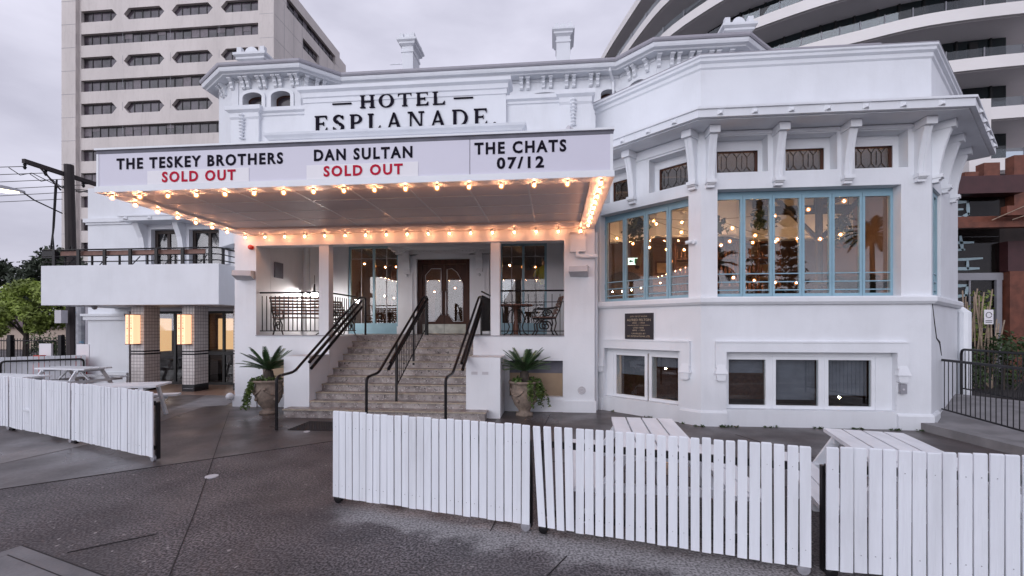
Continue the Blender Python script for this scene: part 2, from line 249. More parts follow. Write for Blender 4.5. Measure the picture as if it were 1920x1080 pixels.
# ------------------------------------------------------------------ builders
LOC = {}
SPLIT = {'black_tiles', 'porch_base_wall', 'porch_end_wall', 'notice_strip', 'plinth', 'string_course', 'porch_coping', 'infill_board', 'porch_wall', 'porch_floor', 'frieze', 'upper_frieze', 'basement_frame', 'room_wall', 'room_beam', 'bar_counter', 'bar_room_wall', 'lit_bar_panel', 'door_surround', 'basement_wall', 'basement_counter', 'newel_pedestal', 'podium_wall', 'light_switch', 'bracket', 'post', 'cross_beam', 'window_frame', 'lintel', 'pergola_beam', 'tie_rod', 'glazing_bar', 'porch_ceiling', 'balcony', 'wing_wall', 'back_rail', 'grip_rail'}
class MB:
    def __init__(self, frame=None): self.b = bmesh.new(); self.M = frame or Matrix()
    def v(self, p): return self.b.verts.new(self.M @ Vector(p))
    def face(self, ps):
        try: return self.b.faces.new([self.v(p) for p in ps])
        except ValueError: return None
    def fv(self, vs):
        try: return self.b.faces.new(vs)
        except ValueError: return None
    def box(self, x0, y0, z0, x1, y1, z1):
        v = [self.v(p) for p in ((x0, y0, z0), (x1, y0, z0), (x1, y1, z0), (x0, y1, z0), (x0, y0, z1), (x1, y0, z1), (x1, y1, z1), (x0, y1, z1))]
        for f in ((3, 2, 1, 0), (4, 5, 6, 7), (0, 1, 5, 4), (1, 2, 6, 5), (2, 3, 7, 6), (3, 0, 4, 7)): self.fv([v[i] for i in f])
        return self
    def loft(self, rings, caps=True, closed=True):
        vs = [[self.v(p) for p in r] for r in rings]; n = len(rings[0])
        for a, c in zip(vs, vs[1:]):
            for i in range(n if closed else n - 1): self.fv([a[i], a[(i + 1) % n], c[(i + 1) % n], c[i]])
        if caps: self.fv(vs[0][::-1]); self.fv(vs[-1])
        return self
    def rects(self, cx, cy, levels):      # stacked rectangles (hx, hy, z)
        return self.loft([[(cx - a, cy - c, z), (cx + a, cy - c, z), (cx + a, cy + c, z), (cx - a, cy + c, z)] for a, c, z in levels])
    def prism(self, poly, y0, y1):        # poly in (x, z), extruded in y
        return self.loft([[(x, y0, z) for x, z in poly], [(x, y1, z) for x, z in poly]])
    def prismx(self, poly, x0, x1):       # poly in (y, z), extruded in x
        return self.loft([[(x0, y, z) for y, z in poly], [(x1, y, z) for y, z in poly]])
    def slab(self, poly, z0, z1): return self.loft([[(x, y, z0) for x, y in poly], [(x, y, z1) for x, y in poly]])
    def tube(self, pts, r, n=6, caps=True):
        pts = [Vector(p) for p in pts]; rr = r if isinstance(r, (list, tuple)) else [r] * len(pts); rings = []; prev = None
        for i, p in enumerate(pts):
            d = (pts[min(i + 1, len(pts) - 1)] - pts[max(i - 1, 0)]).normalized()
            if prev is None: a = d.orthogonal().normalized()
            else: a = (prev - d * prev.dot(d)).normalized()
            prev = a; c = d.cross(a)
            rings.append([p + (a * math.cos(k * 2 * math.pi / n) + c * math.sin(k * 2 * math.pi / n)) * rr[i] for k in range(n)])
        return self.loft(rings, caps)
    def lathe(self, prof, c=(0, 0, 0), n=20):
        return self.loft([[(c[0] + r * math.cos(k * 2 * math.pi / n), c[1] + r * math.sin(k * 2 * math.pi / n), c[2] + z) for k in range(n)] for r, z in prof])
    def ball(self, c, r, n=8):
        prof = [(max(0.001, r * math.sin(math.pi * k / n)), -r * math.cos(math.pi * k / n)) for k in range(n + 1)]
        return self.lathe(prof, c, n + 2)
    def sweep(self, path, prof, closed=True):    # path 2-D seen left to right, prof closed polygon of (outward, z)
        p = [Vector(q) for q in path]; rings = []
        for i in range(len(p)):
            ns = []
            if i > 0: d = (p[i] - p[i - 1]).normalized(); ns.append(Vector((d.y, -d.x)))
            if i < len(p) - 1: d = (p[i + 1] - p[i]).normalized(); ns.append(Vector((d.y, -d.x)))
            n = sum(ns, Vector((0, 0))).normalized(); k = 1 / max(0.3, n.dot(ns[0]))
            rings.append([(p[i].x + n.x * o * k, p[i].y + n.y * o * k, z) for o, z in prof])
        return self.loft(rings, True)
    def wall(self, x0, x1, z0, z1, th, holes=(), y=0.0):
        xs = sorted({x0, x1, *[h[0] for h in holes], *[h[1] for h in holes]}); zs = sorted({z0, z1, *[h[2] for h in holes], *[h[3] for h in holes]})
        xs = [q for q in xs if x0 <= q <= x1]; zs = [q for q in zs if z0 <= q <= z1]; cache = {}
        def V(i, j, k):
            if (i, j, k) not in cache: cache[(i, j, k)] = self.v((xs[i], y + th * k, zs[j]))
            return cache[(i, j, k)]
        def solid(i, j):
            if i < 0 or j < 0 or i >= len(xs) - 1 or j >= len(zs) - 1: return False
            cx, cz = (xs[i] + xs[i + 1]) / 2, (zs[j] + zs[j + 1]) / 2
            return not any(h[0] < cx < h[1] and h[2] < cz < h[3] for h in holes)
        for i in range(len(xs) - 1):
            for j in range(len(zs) - 1):
                if not solid(i, j): continue
                self.fv([V(i, j, 0), V(i + 1, j, 0), V(i + 1, j + 1, 0), V(i, j + 1, 0)]); self.fv([V(i, j + 1, 1), V(i + 1, j + 1, 1), V(i + 1, j, 1), V(i, j, 1)])
                if not solid(i - 1, j): self.fv([V(i, j, 0), V(i, j + 1, 0), V(i, j + 1, 1), V(i, j, 1)])
                if not solid(i + 1, j): self.fv([V(i + 1, j + 1, 0), V(i + 1, j, 0), V(i + 1, j, 1), V(i + 1, j + 1, 1)])
                if not solid(i, j - 1): self.fv([V(i + 1, j, 0), V(i, j, 0), V(i, j, 1), V(i + 1, j, 1)])
                if not solid(i, j + 1): self.fv([V(i, j + 1, 0), V(i + 1, j + 1, 0), V(i + 1, j + 1, 1), V(i, j + 1, 1)])
        return self
    def text(self, s, x0, z0, w, h, y, depth=0.006, spacing=1.0, bold=0.0):
        cu = bpy.data.curves.new('tmp', 'FONT'); cu.body = s; cu.space_character = spacing; cu.offset = bold; cu.resolution_u = 3
        ob = bpy.data.objects.new('tmp', cu); COL.objects.link(ob); bpy.context.view_layer.update()
        me = bpy.data.meshes.new_from_object(ob.evaluated_get(bpy.context.evaluated_depsgraph_get()))
        co = [v.co for v in me.vertices]; a, c = min(q.x for q in co), max(q.x for q in co); lo, hi = min(q.y for q in co), max(q.y for q in co)
        if w is None: w = (c - a) / (hi - lo) * h
        vs = [self.v((x0 + (q.x - a) / (c - a) * w, y - depth, z0 + (q.y - lo) / (hi - lo) * h)) for q in co]
        for p in me.polygons: self.fv([vs[i] for i in p.vertices])
        fr = [f for f in self.b.faces if all(v in set(vs) for v in f.verts)] if False else None
        bpy.data.objects.remove(ob); bpy.data.curves.remove(cu); bpy.data.meshes.remove(me)
        return self
    def leaves(self, c, rad, n, size, rng, surf=0.55, flat=0.0):
        for _ in range(n):
            d = Vector((rng.gauss(0, 1), rng.gauss(0, 1), rng.gauss(0, 1))).normalized(); q = surf + (1 - surf) * rng.random()
            p = Vector(c) + Vector((d.x * rad[0], d.y * rad[1], d.z * rad[2])) * q
            nrm = (d * 0.8 + Vector((rng.gauss(0, .6), rng.gauss(0, .6), rng.gauss(0.3, .6)))).normalized()
            a = nrm.orthogonal().normalized(); a = Matrix.Rotation(rng.random() * 6.3, 3, nrm) @ a; b = nrm.cross(a); s = size * (0.6 + 0.8 * rng.random())
            self.face([p - a * s, p + b * s * 0.45, p + a * s, p - b * s * 0.45])
        return self
    def split(self, name, m, parent, local):     # separate pieces become parts of their own
        bb = self.b; bb.verts.ensure_lookup_table(); bb.verts.index_update(); seen = {}; isl = []
        for v in bb.verts:
            if v.index in seen: continue
            st = [v]; seen[v.index] = 1; g = []
            while st:
                u = st.pop(); g.append(u)
                for e_ in u.link_edges:
                    w = e_.other_vert(u)
                    if w.index not in seen: seen[w.index] = 1; st.append(w)
            isl.append(g)
        def bx(g): return [min(v.co[i] for v in g) - .01 for i in range(3)], [max(v.co[i] for v in g) + .01 for i in range(3)]
        gr = []
        for g in isl:
            g = list(g); lo, hi = bx(g); keep = []
            for h in gr:
                l2, h2 = bx(h)
                if all(lo[i] <= h2[i] and l2[i] <= hi[i] for i in range(3)): g += h; lo, hi = bx(g)
                else: keep.append(h)
            gr = keep + [g]
        first = None
        for g in gr:
            q = MB(); mp_ = {v: q.b.verts.new(v.co) for v in g}
            for f in {f for v in g for f in v.link_faces}: q.b.faces.new([mp_[v] for v in f.verts])
            o = q.build(name, m, parent, local, recalc=False) if name not in SPLIT else q._mk(name, m, parent, local)
            first = first or o
        self.b.free(); return first
    def _mk(self, name, m, parent, local):
        SPLIT.discard(name); o = self.build(name, m, parent, local, recalc=True); SPLIT.add(name); return o
    def build(self, name, m, parent=None, local=False, smooth=False, recalc=True):
        if recalc: bmesh.ops.recalc_face_normals(self.b, faces=self.b.faces)
        if parent is not None and name in SPLIT: return self.split(name, m, parent, local)
        if parent is not None and not local:
            r = parent
            while r.parent: r = r.parent
            off = LOC.get(r.name)
            if off is not None: bmesh.ops.translate(self.b, verts=self.b.verts, vec=-off)
        me = bpy.data.meshes.new(name); self.b.to_mesh(me); self.b.free()
        if smooth:
            for p in me.polygons: p.use_smooth = True
        me.materials.append(M[m]); o = bpy.data.objects.new(name, me); COL.objects.link(o)
        if parent is not None: o.parent = parent
        return o
def thing(name, label, cat, loc=(0, 0, 0), rz=0.0, group=None):
    o = bpy.data.objects.new(name, None); COL.objects.link(o); o.location = loc; o.rotation_euler = (0, 0, rz)
    o.empty_display_size = 0.2; o['label'] = label; o['category'] = cat
    if group: o['group'] = group
    LOC[o.name] = Vector(loc); return o
def tag(o, label, cat, group=None, kind=None):
    if label: o['label'] = label
    if cat: o['category'] = cat
    if group: o['group'] = group
    if kind: o['kind'] = kind
    return o
def struct(o): o['kind'] = 'structure'; return o
def copy_tree(o, parent=None):
    c = o.copy(); COL.objects.link(c)
    if parent: c.parent = parent
    for ch in list(o.children): copy_tree(ch, c)
    return c
def place(root, loc, rz=0.0, label=None, first=False):
    c = root if first else copy_tree(root); c.location = loc; c.rotation_euler = (0, 0, rz)
    if label: c['label'] = label
    return c
def frame(a, b, z=0.0):            # local x from a to b, y inward, z up
    d = (Vector(b) - Vector(a)).normalized()
    return Matrix(((d.x, -d.y, 0, a[0]), (d.y, d.x, 0, a[1]), (0, 0, 1, z), (0, 0, 0, 1)))
def arc(cx, cz, rx, rz, a0, a1, n): return [(cx + rx * math.cos(R(a0 + (a1 - a0) * k / n)), cz + rz * math.sin(R(a0 + (a1 - a0) * k / n))) for k in range(n + 1)]
def bulb_mesh(r, m):
    b = MB(); b.ball((0, 0, 0), .0155, 6); o = b.build('light_bulb', m, smooth=True); b = MB(); b.ball((0, 0, 0), r, 8); b.build('halo_globe', 'halo_globe', o, True, True); return o

#@@GROUND
# ------------------------------------------------------------------ ground
struct(MB().box(-700, -300, -0.4, 700, 900, 0.0).build('ground', 'agg'))
def sheet(poly, z, name, m): return struct(MB().slab(poly, -0.02, z).build(name, m))
sheet([(-6.5, 4.74), (-3.6, 7.4), (-1.2, 9.6), (-1.2, 11.5), (-18, 16), (-16, 0.5), (-10.2, 1.35)], 0.004, 'concrete_paving', 'conc')
sheet([(-1.2, 7.0), (0.6, 6.2), (7.4, 4.6), (9.5, 5.0), (9.5, 12), (-1.2, 12)], 0.004, 'terrace_paving', 'conc')
sheet([(-9.2, 4.3), (-7.7, 5.6), (-7.55, 6.7), (-7.9, 8.3), (-8.4, 10.2), (-9.2, 12.2), (-9.9, 12.2), (-9.1, 10.2), (-8.6, 8.3), (-8.1, 6.7), (-8.2, 5.8), (-9.8, 4.7)], 0.008, 'pale_paving_strip', 'strippave')
sheet([(-8.9, 9.9), (-8.0, 10.4), (-8.6, 11.6), (-9.4, 11.3)], 0.012, 'ribbed_paving', 'kerb')
jm = MB()
def joint(a, b, w=0.007, z=0.0075):
    a = Vector(a); b = Vector(b); n = (b - a).normalized().orthogonal() * w / 2
    jm.slab([a - n, b - n, b + n, a + n], -0.02, z)
joint((-10.2, 1.35), (-6.5, 4.74)); joint((-6.5, 4.74), (-4.85, 6.24)); joint((-4.85, 6.24), (-3.0, 7.95)); joint((-7.4, 9.7), (-3.7, 4.35)); joint((-3.7, 4.35), (-2.6, 2.7))
joint((-4.1, 3.46), (-3.65, 3.85)); joint((0.1, 3.8), (-0.6, 2.4)); joint((0.9, 3.2), (0.3, 2.2)); joint((-0.1, 10), (-0.6, 4.2)); joint((-1.2, 7.0), (0.6, 6.2)); joint((0.6, 6.2), (7.4, 4.6)); joint((3.2, 8.4), (4.6, 4.9))
struct(jm.build('paving_joints', 'joint'))
rng = random.Random(3)
def blot(cx, cy, rx, ry, rot, n=26):
    p = []
    for k in range(n):
        a = k * 2 * math.pi / n; q = 0.62 + 0.38 * rng.random(); x, y = rx * q * math.cos(a), ry * q * math.sin(a)
        p.append((cx + x * math.cos(rot) - y * math.sin(rot), cy + x * math.sin(rot) + y * math.cos(rot)))
    return p

lid = thing('pit_lid', 'rectangular concrete pit lid with an inset panel set in the foreground paving', 'pit lid', (-4.6, 3.52, 0))
fm = Matrix.Translation((-4.6, 3.52, 0)) @ Matrix.Rotation(R(-17.4), 4, 'Z')
b = MB(fm); b.box(0, -1.3, -0.02, 1.35, 0, 0.016); b.build('frame', 'joint', lid)
b = MB(fm); b.box(0.02, -1.28, -0.02, 1.33, -0.02, 0.022); b.build('rim', 'pitlid', lid)
b = MB(fm); b.box(0.14, -1.2, -0.02, 1.21, -0.14, 0.025); b.build('seam', 'joint', lid)
b = MB(fm); b.box(0.155, -1.2, -0.02, 1.195, -0.155, 0.029); b.build('panel', 'pitlid', lid)
tag(MB().lathe([(0.075, -0.01), (0.075, 0.012), (0.06, 0.014)], (-4.36, 5.4, 0), 20).build('access_cover', 'ltgrey'), 'small round pale metal cover in the open paving', 'cover')
tag(MB().lathe([(0.055, -0.01), (0.055, 0.014)], (-4.51, 7.89, 0), 20).build('access_cover', 'ltgrey'), 'small round cover beside the grate near the steps', 'cover')
b = MB()
for k in range(22): b.box(-4.95 + k * 0.05, 8.0, 0, -4.925 + k * 0.05, 8.75, 0.012)
for k in range(9): b.box(-4.95, 8.0 + k * 0.09, 0, -3.88, 8.03 + k * 0.09, 0.016)
tag(b.build('drain_grate', 'joint'), 'dark metal drain grate in front of the stone steps', 'grate')

#@@HOTEL
# ------------------------------------------------------------------ the hotel
H = thing('hotel_building', 'white rendered old hotel with a porch, sign parapet and an angled bay room', 'building', (-3.5, 13.6, 0))
BL, BA, BC, BD = (0.95, 10.8), (2.82, 9.1), (6.95, 9.1), (9.24, 11.36)
FL, FF, FR = frame(BL, BA), frame((0, 9.1), (1, 9.1)), frame(BC, BD)
LL = (Vector(BA) - Vector(BL)).length; LR = (Vector(BD) - Vector(BC)).length
def ls(s): return LL - s
# bay walls
fans_f = [(3.2, 3.98, 3.12, 4.06), (4.47, 5.21, 4.38, 5.31), (5.72, 6.45, 5.62, 6.55)]; fans_l = [(ls(2.2), ls(1.56), ls(2.28), ls(1.46)), (ls(1.02), ls(0.27), ls(1.12), ls(0.17))]
b = MB(FF); b.wall(2.82, 6.95, 0, 5.9, 0.35, [(3.13, 6.43, 2.50, 4.58), (3.3, 6.35, 0.33, 1.44)] + [(h0, h1, 4.90, 5.60) for a, c, h0, h1 in fans_f])
b.M = FL; b.wall(0, LL, 0, 5.9, 0.35, [(ls(2.40), ls(0.25), 2.50, 4.52), (ls(2.3), ls(0.46), 0.33, 1.44)] + [(h0, h1, 4.76, 5.46) for a, c, h0, h1 in fans_l])
b.M = FR; b.wall(0, LR, 0, 5.9, 0.35, [(0.12, 1.0, 2.50, 4.55)])
b.M = Matrix(); b.wall(9.24 - 0.3, 9.24, 0, 5.9, 0.001) if False else None
b.box(8.94, 11.36, 0, 9.24, 18, 5.9)
b.build('bay_wall', 'white', H)
PB = [BL, BA, BC, BD, (9.24, 15)]
b = MB(); b.sweep(PB, [(0, 2.35), (0.05, 2.35), (0.09, 2.40), (0.09, 2.47), (0.07, 2.50), (0, 2.50)]); b.build('sill_course', 'white', H)
b = MB(); b.sweep([BL, BA, BC, BD], [(-0.1, 5.70), (0.52, 5.70), (0.52, 5.72), (0.60, 5.72), (0.60, 5.86), (0.63, 5.86), (0.63, 5.90), (0.0, 5.93), (-0.1, 5.93)])
b.build('eave', 'white', H)
b = MB(); b.sweep([BL, BA, BC, BD], [(-0.3, 5.92), (0, 5.92), (0, 6.90), (0.03, 6.93), (0.03, 7.0), (0.08, 7.03), (0.08, 7.08), (0.11, 7.10), (0.11, 7.14), (-0.3, 7.14)]); b.build('bay_parapet', 'white', H)
b = MB(); b.sweep([BL, BA, BC, BD], [(-0.32, 7.141), (0.115, 7.141), (0.115, 7.155), (-0.32, 7.155)]); b.build('parapet_flashing', 'gutter', H)
b = MB(); b.slab([BL, BA, BC, BD, (9.24, 18), (0.95, 18)], 5.94, 6.0); b.build('bay_roof', 'grey', H)
# plinths at the corners and ends
b = MB()
b.sweep([(2.82 - 0.42 * 0.74, 9.1 + 0.42 * 0.67), BA, (3.3, 9.1)], [(0, 0), (0.05, 0), (0.05, 0.26), (0.02, 0.30), (0, 0.30)])
b.sweep([(6.35, 9.1), BC, (7.4, 9.55)], [(0, 0), (0.05, 0), (0.05, 0.26), (0.02, 0.30), (0, 0.30)])
b.M = FL; b.box(0, -0.05, 0, 0.2, 0, 0.28)
b.M = Matrix(); b.build('plinth', 'white', H)
# eave studs
def stud(F, x):
    q = MB(F); q.loft([[(x - 0.055, -0.602, 5.745), (x + 0.055, -0.602, 5.745), (x + 0.055, -0.602, 5.845), (x - 0.055, -0.602, 5.845)], [(x - 0.012, -0.65, 5.76), (x + 0.012, -0.65, 5.76), (x + 0.012, -0.65, 5.775), (x - 0.012, -0.65, 5.775)]])
    q.build('eave_stud', 'white2', H)
for x in (2.97, 3.57, 4.19, 4.8, 5.43, 6.04, 6.66): stud(FF, x)
for x in (0.55, 1.15, 1.75, 2.3): stud(FL, x)
for x in (0.3, 0.9, 1.5, 2.1, 2.7): stud(FR, x)
# corbels
PROF = [(0, 4.60), (0.09, 4.60), (0.09, 4.64), (0.125, 4.66), (0.125, 4.72), (0.085, 4.75), (0.11, 4.98), (0.155, 5.22), (0.215, 5.44), (0.255, 5.55), (0.28, 5.69), (0, 5.69)]
def corbel(F, x, w=0.072, prof=PROF, top=True):
    q = MB(F); q.prismx([(-o, z) for o, z in prof], x - w, x + w)
    if top:
        q.box(x - w - 0.022, -0.325, 5.56, x + w + 0.022, -0.001, 5.697); q.box(x - w - 0.018, -0.15, 4.68, x + w + 0.02, -0.001, 4.745)
        for k in (-1, 1): q.prismx([(-o - 0.012, z) for o, z in prof[5:10]] + [(-o + 0.01, z) for o, z in prof[9:4:-1]], x + k * w * 0.55 - 0.022, x + k * w * 0.55 + 0.022)
    q.build('corbel', 'white2', H)
for x in (2.98, 4.22, 5.45, 6.72): corbel(FF, x)
for x in (ls(2.42), ls(1.50), ls(0.14)): corbel(FL, x)
for x in (0.14, 1.15, 2.2): corbel(FR, x)
# bay frieze band above the lights
b = MB(FF); b.box(2.95, -0.03, 5.62, 6.85, 0, 5.69); b.M = FL; b.box(0.1, -0.03, 5.50, LL - 0.1, 0, 5.69); b.build('frieze', 'white2', H)
# leadlights
def leadlight(F, x0, x1, hx0, hx1, z0, z1, hz0, hz1):
    f = MB(F); y = 0.24
    f.box(hx0, y, hz0, hx1, y + 0.05, z0 - 0.001); f.box(hx0, y, z1 + 0.001, hx1, y + 0.05, hz1)
    f.box(hx0, y, z0, x0, y + 0.05, z1); f.box(x1, y, z0, hx1, y + 0.05, z1); w = f.build('leadlight_window', 'white2', H)
    f = MB(F); f.box(x0, y + 0.02, z0, x0 + 0.03, y + 0.06, z1); f.box(x1 - 0.05, y + 0.02, z0, x1, y + 0.06, z1); f.box(x0, y + 0.02, z1 - 0.03, x1, y + 0.06, z1); f.build('sash', 'wood', w)
    MB(F).box(x0, y + 0.035, z0, x1, y + 0.04, z1).build('pane', 'glass', w)
    f = MB(F); n = max(3, round((x1 - x0) / 0.2)); dx = (x1 - x0) / n; hh = z1 - z0; yy = y + 0.03
    for k in range(n):
        xa = x0 + k * dx; xm = xa + dx / 2
        for p, q in (((xa, z0 + hh * .28), (xm, z0)), ((xm, z0), (xa + dx, z0 + hh * .28)), ((xa, z0 + hh * .28), (xa, z0 + hh * .72)), ((xa, z0 + hh * .72), (xm, z1)), ((xm, z1), (xa + dx, z0 + hh * .72)), ((xm, z0 + hh * .2), (xm, z0 + hh * .8))):
            if p[0] == q[0] == xm and k % 2: continue
            f.tube([(p[0], yy, p[1]), (q[0], yy, q[1])], 0.006, 4)
    f.build('lead_came', 'black', w)
for a, c, h0, h1 in fans_f: leadlight(FF, a, c, h0, h1, 4.965, 5.40, 4.90, 5.60)
for a, c, h0, h1 in fans_l: leadlight(FL, a, c, h0, h1, 4.83, 5.29, 4.76, 5.46)
# folding windows
def leaf(F, x0, x1, z0, z1, rails=True, y=0.20, name='folding_window'):
    f = MB(F); s = 0.045
    f.box(x0, y, z0, x0 + s, y + 0.06, z1); f.box(x1 - s, y, z0, x1, y + 0.06, z1); f.box(x0 + s, y + 0.002, z0, x1 - s, y + 0.058, z0 + 0.07); f.box(x0 + s, y + 0.002, z1 - 0.07, x1 - s, y + 0.058, z1)
    if rails:
        for z in (0.13, 0.29, 0.45): f.box(x0 + s, y + 0.005, z0 + z, x1 - s, y + 0.02, z0 + z + 0.02)
    for z in (z0 + 0.3, z1 - 0.35): f.tube([(x0 + 0.002, y - 0.006, z), (x0 + 0.002, y - 0.006, z + 0.12)], 0.010, 6)
    w = f.build(name, 'blue', H); MB(F).box(x0 + s, y + 0.03, z0 + 0.06, x1 - s, y + 0.036, z1 - 0.06).build('pane', 'glass', w); return w
for k in range(6): leaf(FF, 3.13 + k * 0.55 + 0.004, 3.13 + (k + 1) * 0.55 - 0.004, 2.505, 4.50)
b = MB(FF); b.box(3.13, 0.21, 4.502, 6.43, 0.27, 4.58); b.build('window_head', 'blue', H)
for k in range(4):
    wl = (2.40 - 0.25) / 4; x0 = ls(2.40) + k * wl
    leaf(FL, x0 + 0.004, x0 + wl - 0.004, 2.505, 4.44)
b = MB(FL); b.box(ls(2.4), 0.21, 4.442, ls(0.25), 0.27, 4.52); b.build('window_head', 'blue', H)
for k in range(2): leaf(FR, 0.13 + k * 0.43, 0.13 + k * 0.43 + 0.42, 2.505, 4.54, y=0.05)
# basement windows
def cellar(F, x0, x1, z0, z1, blind):
    f = MB(F); y = 0.13; s = 0.065
    f.box(x0, y, z0, x0 + s, y + 0.07, z1); f.box(x1 - s, y, z0, x1, y + 0.07, z1); f.box(x0 + s, y + 0.003, z0, x1 - s, y + 0.067, z0 + s); f.box(x0 + s, y + 0.003, z1 - s, x1 - s, y + 0.067, z1)
    w = f.build('basement_window', 'white2', H); MB(F).box(x0 + s, y + 0.03, z0 + s, x1 - s, y + 0.036, z1 - s).build('pane', 'glass', w)
    if blind: MB(F).box(x0 + 0.10, y + 0.16, z1 - blind, x1 - 0.05, y + 0.166, z1 + 0.02).build('blind', 'blind', w)
    MB(F).box(x0 + 0.02, y + 0.10, z0, x0 + 0.06, y + 0.21, z1).build('reveal', 'white2', w)
for (a, c), bl in zip(((3.32, 4.14), (4.2, 5.11), (5.16, 6.06)), (0.34, 0.86, 0.76)): cellar(FF, a, c, 0.335, 1.35, bl)
b = MB(FF); b.box(3.3, 0.14, 1.352, 6.35, 0.2, 1.44); b.box(6.062, 0.12, 0.335, 6.35, 0.2, 1.35); b.box(4.141, 0.14, 0.335, 4.199, 0.19, 1.35); b.box(5.111, 0.14, 0.335, 5.159, 0.19, 1.35); b.build('basement_frame', 'white2', H)
for (a, c), bl in zip(((ls(2.1), ls(1.24)), (ls(1.2), ls(0.47))), (0.5, 0.28)): cellar(FL, a, c, 0.335, 1.35, bl)
b = MB(FL); b.box(ls(2.3), 0.14, 1.352, ls(0.46), 0.2, 1.44); b.box(ls(2.3), 0.12, 0.335, ls(2.1) - 0.002, 0.2, 1.35); b.build('basement_frame', 'white2', H)
def hood(F, x0, x1, l, r):
    q = MB(F); q.box(x0, -0.055, 1.44, x1, -0.002, 1.62); q.box(x0, -0.07, 1.62, x1, -0.002, 1.645)
    for x, on in ((x0, l), (x1 - 0.2, r)):
        if not on: continue
        q.box(x, -0.055, 1.14, x + 0.2, -0.002, 1.44)
        q.loft([[(x - 0.02, -0.10, 1.02), (x + 0.22, -0.10, 1.02), (x + 0.22, -0.002, 1.02), (x - 0.02, -0.002, 1.02)], [(x + 0.04, -0.056, 1.2), (x + 0.16, -0.056, 1.2), (x + 0.16, -0.002, 1.2), (x + 0.04, -0.002, 1.2)]])
        q.rects(x + 0.1, -0.04, [(0.05, 0.035, 0.88), (0.08, 0.038, 0.90), (0.09, 0.038, 1.018)])
    q.build('window_hood', 'white', H)
hood(FF, 3.08, 6.53, True, True); hood(FL, ls(2.45), ls(0.2), True, True)
b = MB(FR); pts = [(0.02, -0.003, 2.46), (0.28, -0.003, 2.0), (0.5, -0.003, 1.7), (0.8, -0.003, 1.62), (1.05, -0.003, 1.35)]
b.tube(pts, [0.006, 0.012, 0.012, 0.02, 0.008], 4); b.build('wall_crack', 'joint', H)

# ---- porch
b = MB()
b.wall(-7.17, -5.33, 0.0, 1.71, 0.3, [(-7.0, -6.1, 0.3, 1.15)], 10.3)
b.wall(-1.87, 0.21, 0.0, 1.71, 0.3, [(-1.04, 0.18, 0.34, 1.16)], 10.3)
b.box(-5.6, 10.6, 0, -5.33, 12.0, 1.71); b.box(-1.87, 10.6, 0, -1.6, 12.0, 1.71)
b.box(-1.1, 10.28, 0, 0.21, 10.299, 0.28)
b.build('porch_base_wall', 'white', H)
b = MB(); b.box(-7.05, 10.45, 0.25, -6.05, 10.47, 1.2); b.box(-1.1, 10.48, 0.3, 0.2, 10.5, 0.86); b.build('infill_board', 'beige', H)
b = MB(); b.box(-1.1, 10.485, 0.862, 0.2, 10.5, 1.2); b.build('infill_glass', 'blind', H)
for x0, x1 in ((-7.72, -7.17), (0.21, 0.89)):
    b = MB(); b.box(x0, 10.3, 0.26, x1, 10.85, 4.16); b.box(x0 - 0.03, 10.26, 0, x1 + 0.03, 10.85, 0.26); b.build('porch_pier', 'white', H)
b = MB(); b.box(-7.17, 10.3, 3.88, 0.21, 10.6, 4.16); b.box(-7.76, 10.3, 4.161, 0.80, 10.6, 6.98); b.box(-7.76, 10.601, 4.161, -7.5, 13.6, 6.98); b.box(0.55, 10.601, 4.161, 0.80, 13.6, 6.98); b.build('porch_wall', 'white', H)
for x0, x1 in ((-5.6, -5.36), (-1.47, -1.26)): MB().box(x0, 10.33, 1.71, x1, 10.55, 3.879).build('porch_post', 'white', H)
b = MB(); b.box(-7.17, 10.601, 1.55, -5.601, 13.6, 1.71); b.box(-1.599, 10.601, 1.55, 0.9, 13.6, 1.71); b.box(-5.6, 12.001, 1.55, -1.6, 13.6, 1.71); b.box(-7.17, 10.27, 1.712, -5.33, 10.62, 1.73); b.box(-1.87, 10.27, 1.712, 0.21, 10.62, 1.73); b.build('porch_floor', 'grey', H)
b = MB(); b.box(-7.17, 10.601, 4.5, 0.549, 13.6, 4.55); b.build('porch_ceiling', 'white', H)
b = MB(); b.box(-7.4, 10.86, 0, -7.171, 13.6, 4.5); b.build('porch_end_wall', 'white', H); b = MB(); b.tube([(-7.08, 12.3, 1.72), (-7.08, 12.3, 4.3)], .05, 8); b.tube([(-7.08, 12.55, 2.9), (-7.08, 12.55, 4.3)], .03, 6); b.build('wall_pipe', 'white2', H); b = MB(); b.box(-7.17, 11.0, 3.2, -7.14, 11.35, 3.6); b.build('side_window', 'blind', H)
b = MB(); b.box(0.26, 10.86, 0, 0.5, 13.6, 4.5); b.build('porch_end_wall', 'white', H)
b = MB(); b.wall(-7.4, 0.5, 1.6, 4.6, 0.25, [(-6.43, -4.81, 1.711, 4.45), (-4.2, -2.56, 1.711, 4.0), (-1.66, -0.24, 1.711, 4.45)], 13.6); b.build('entrance_wall', 'white', H)
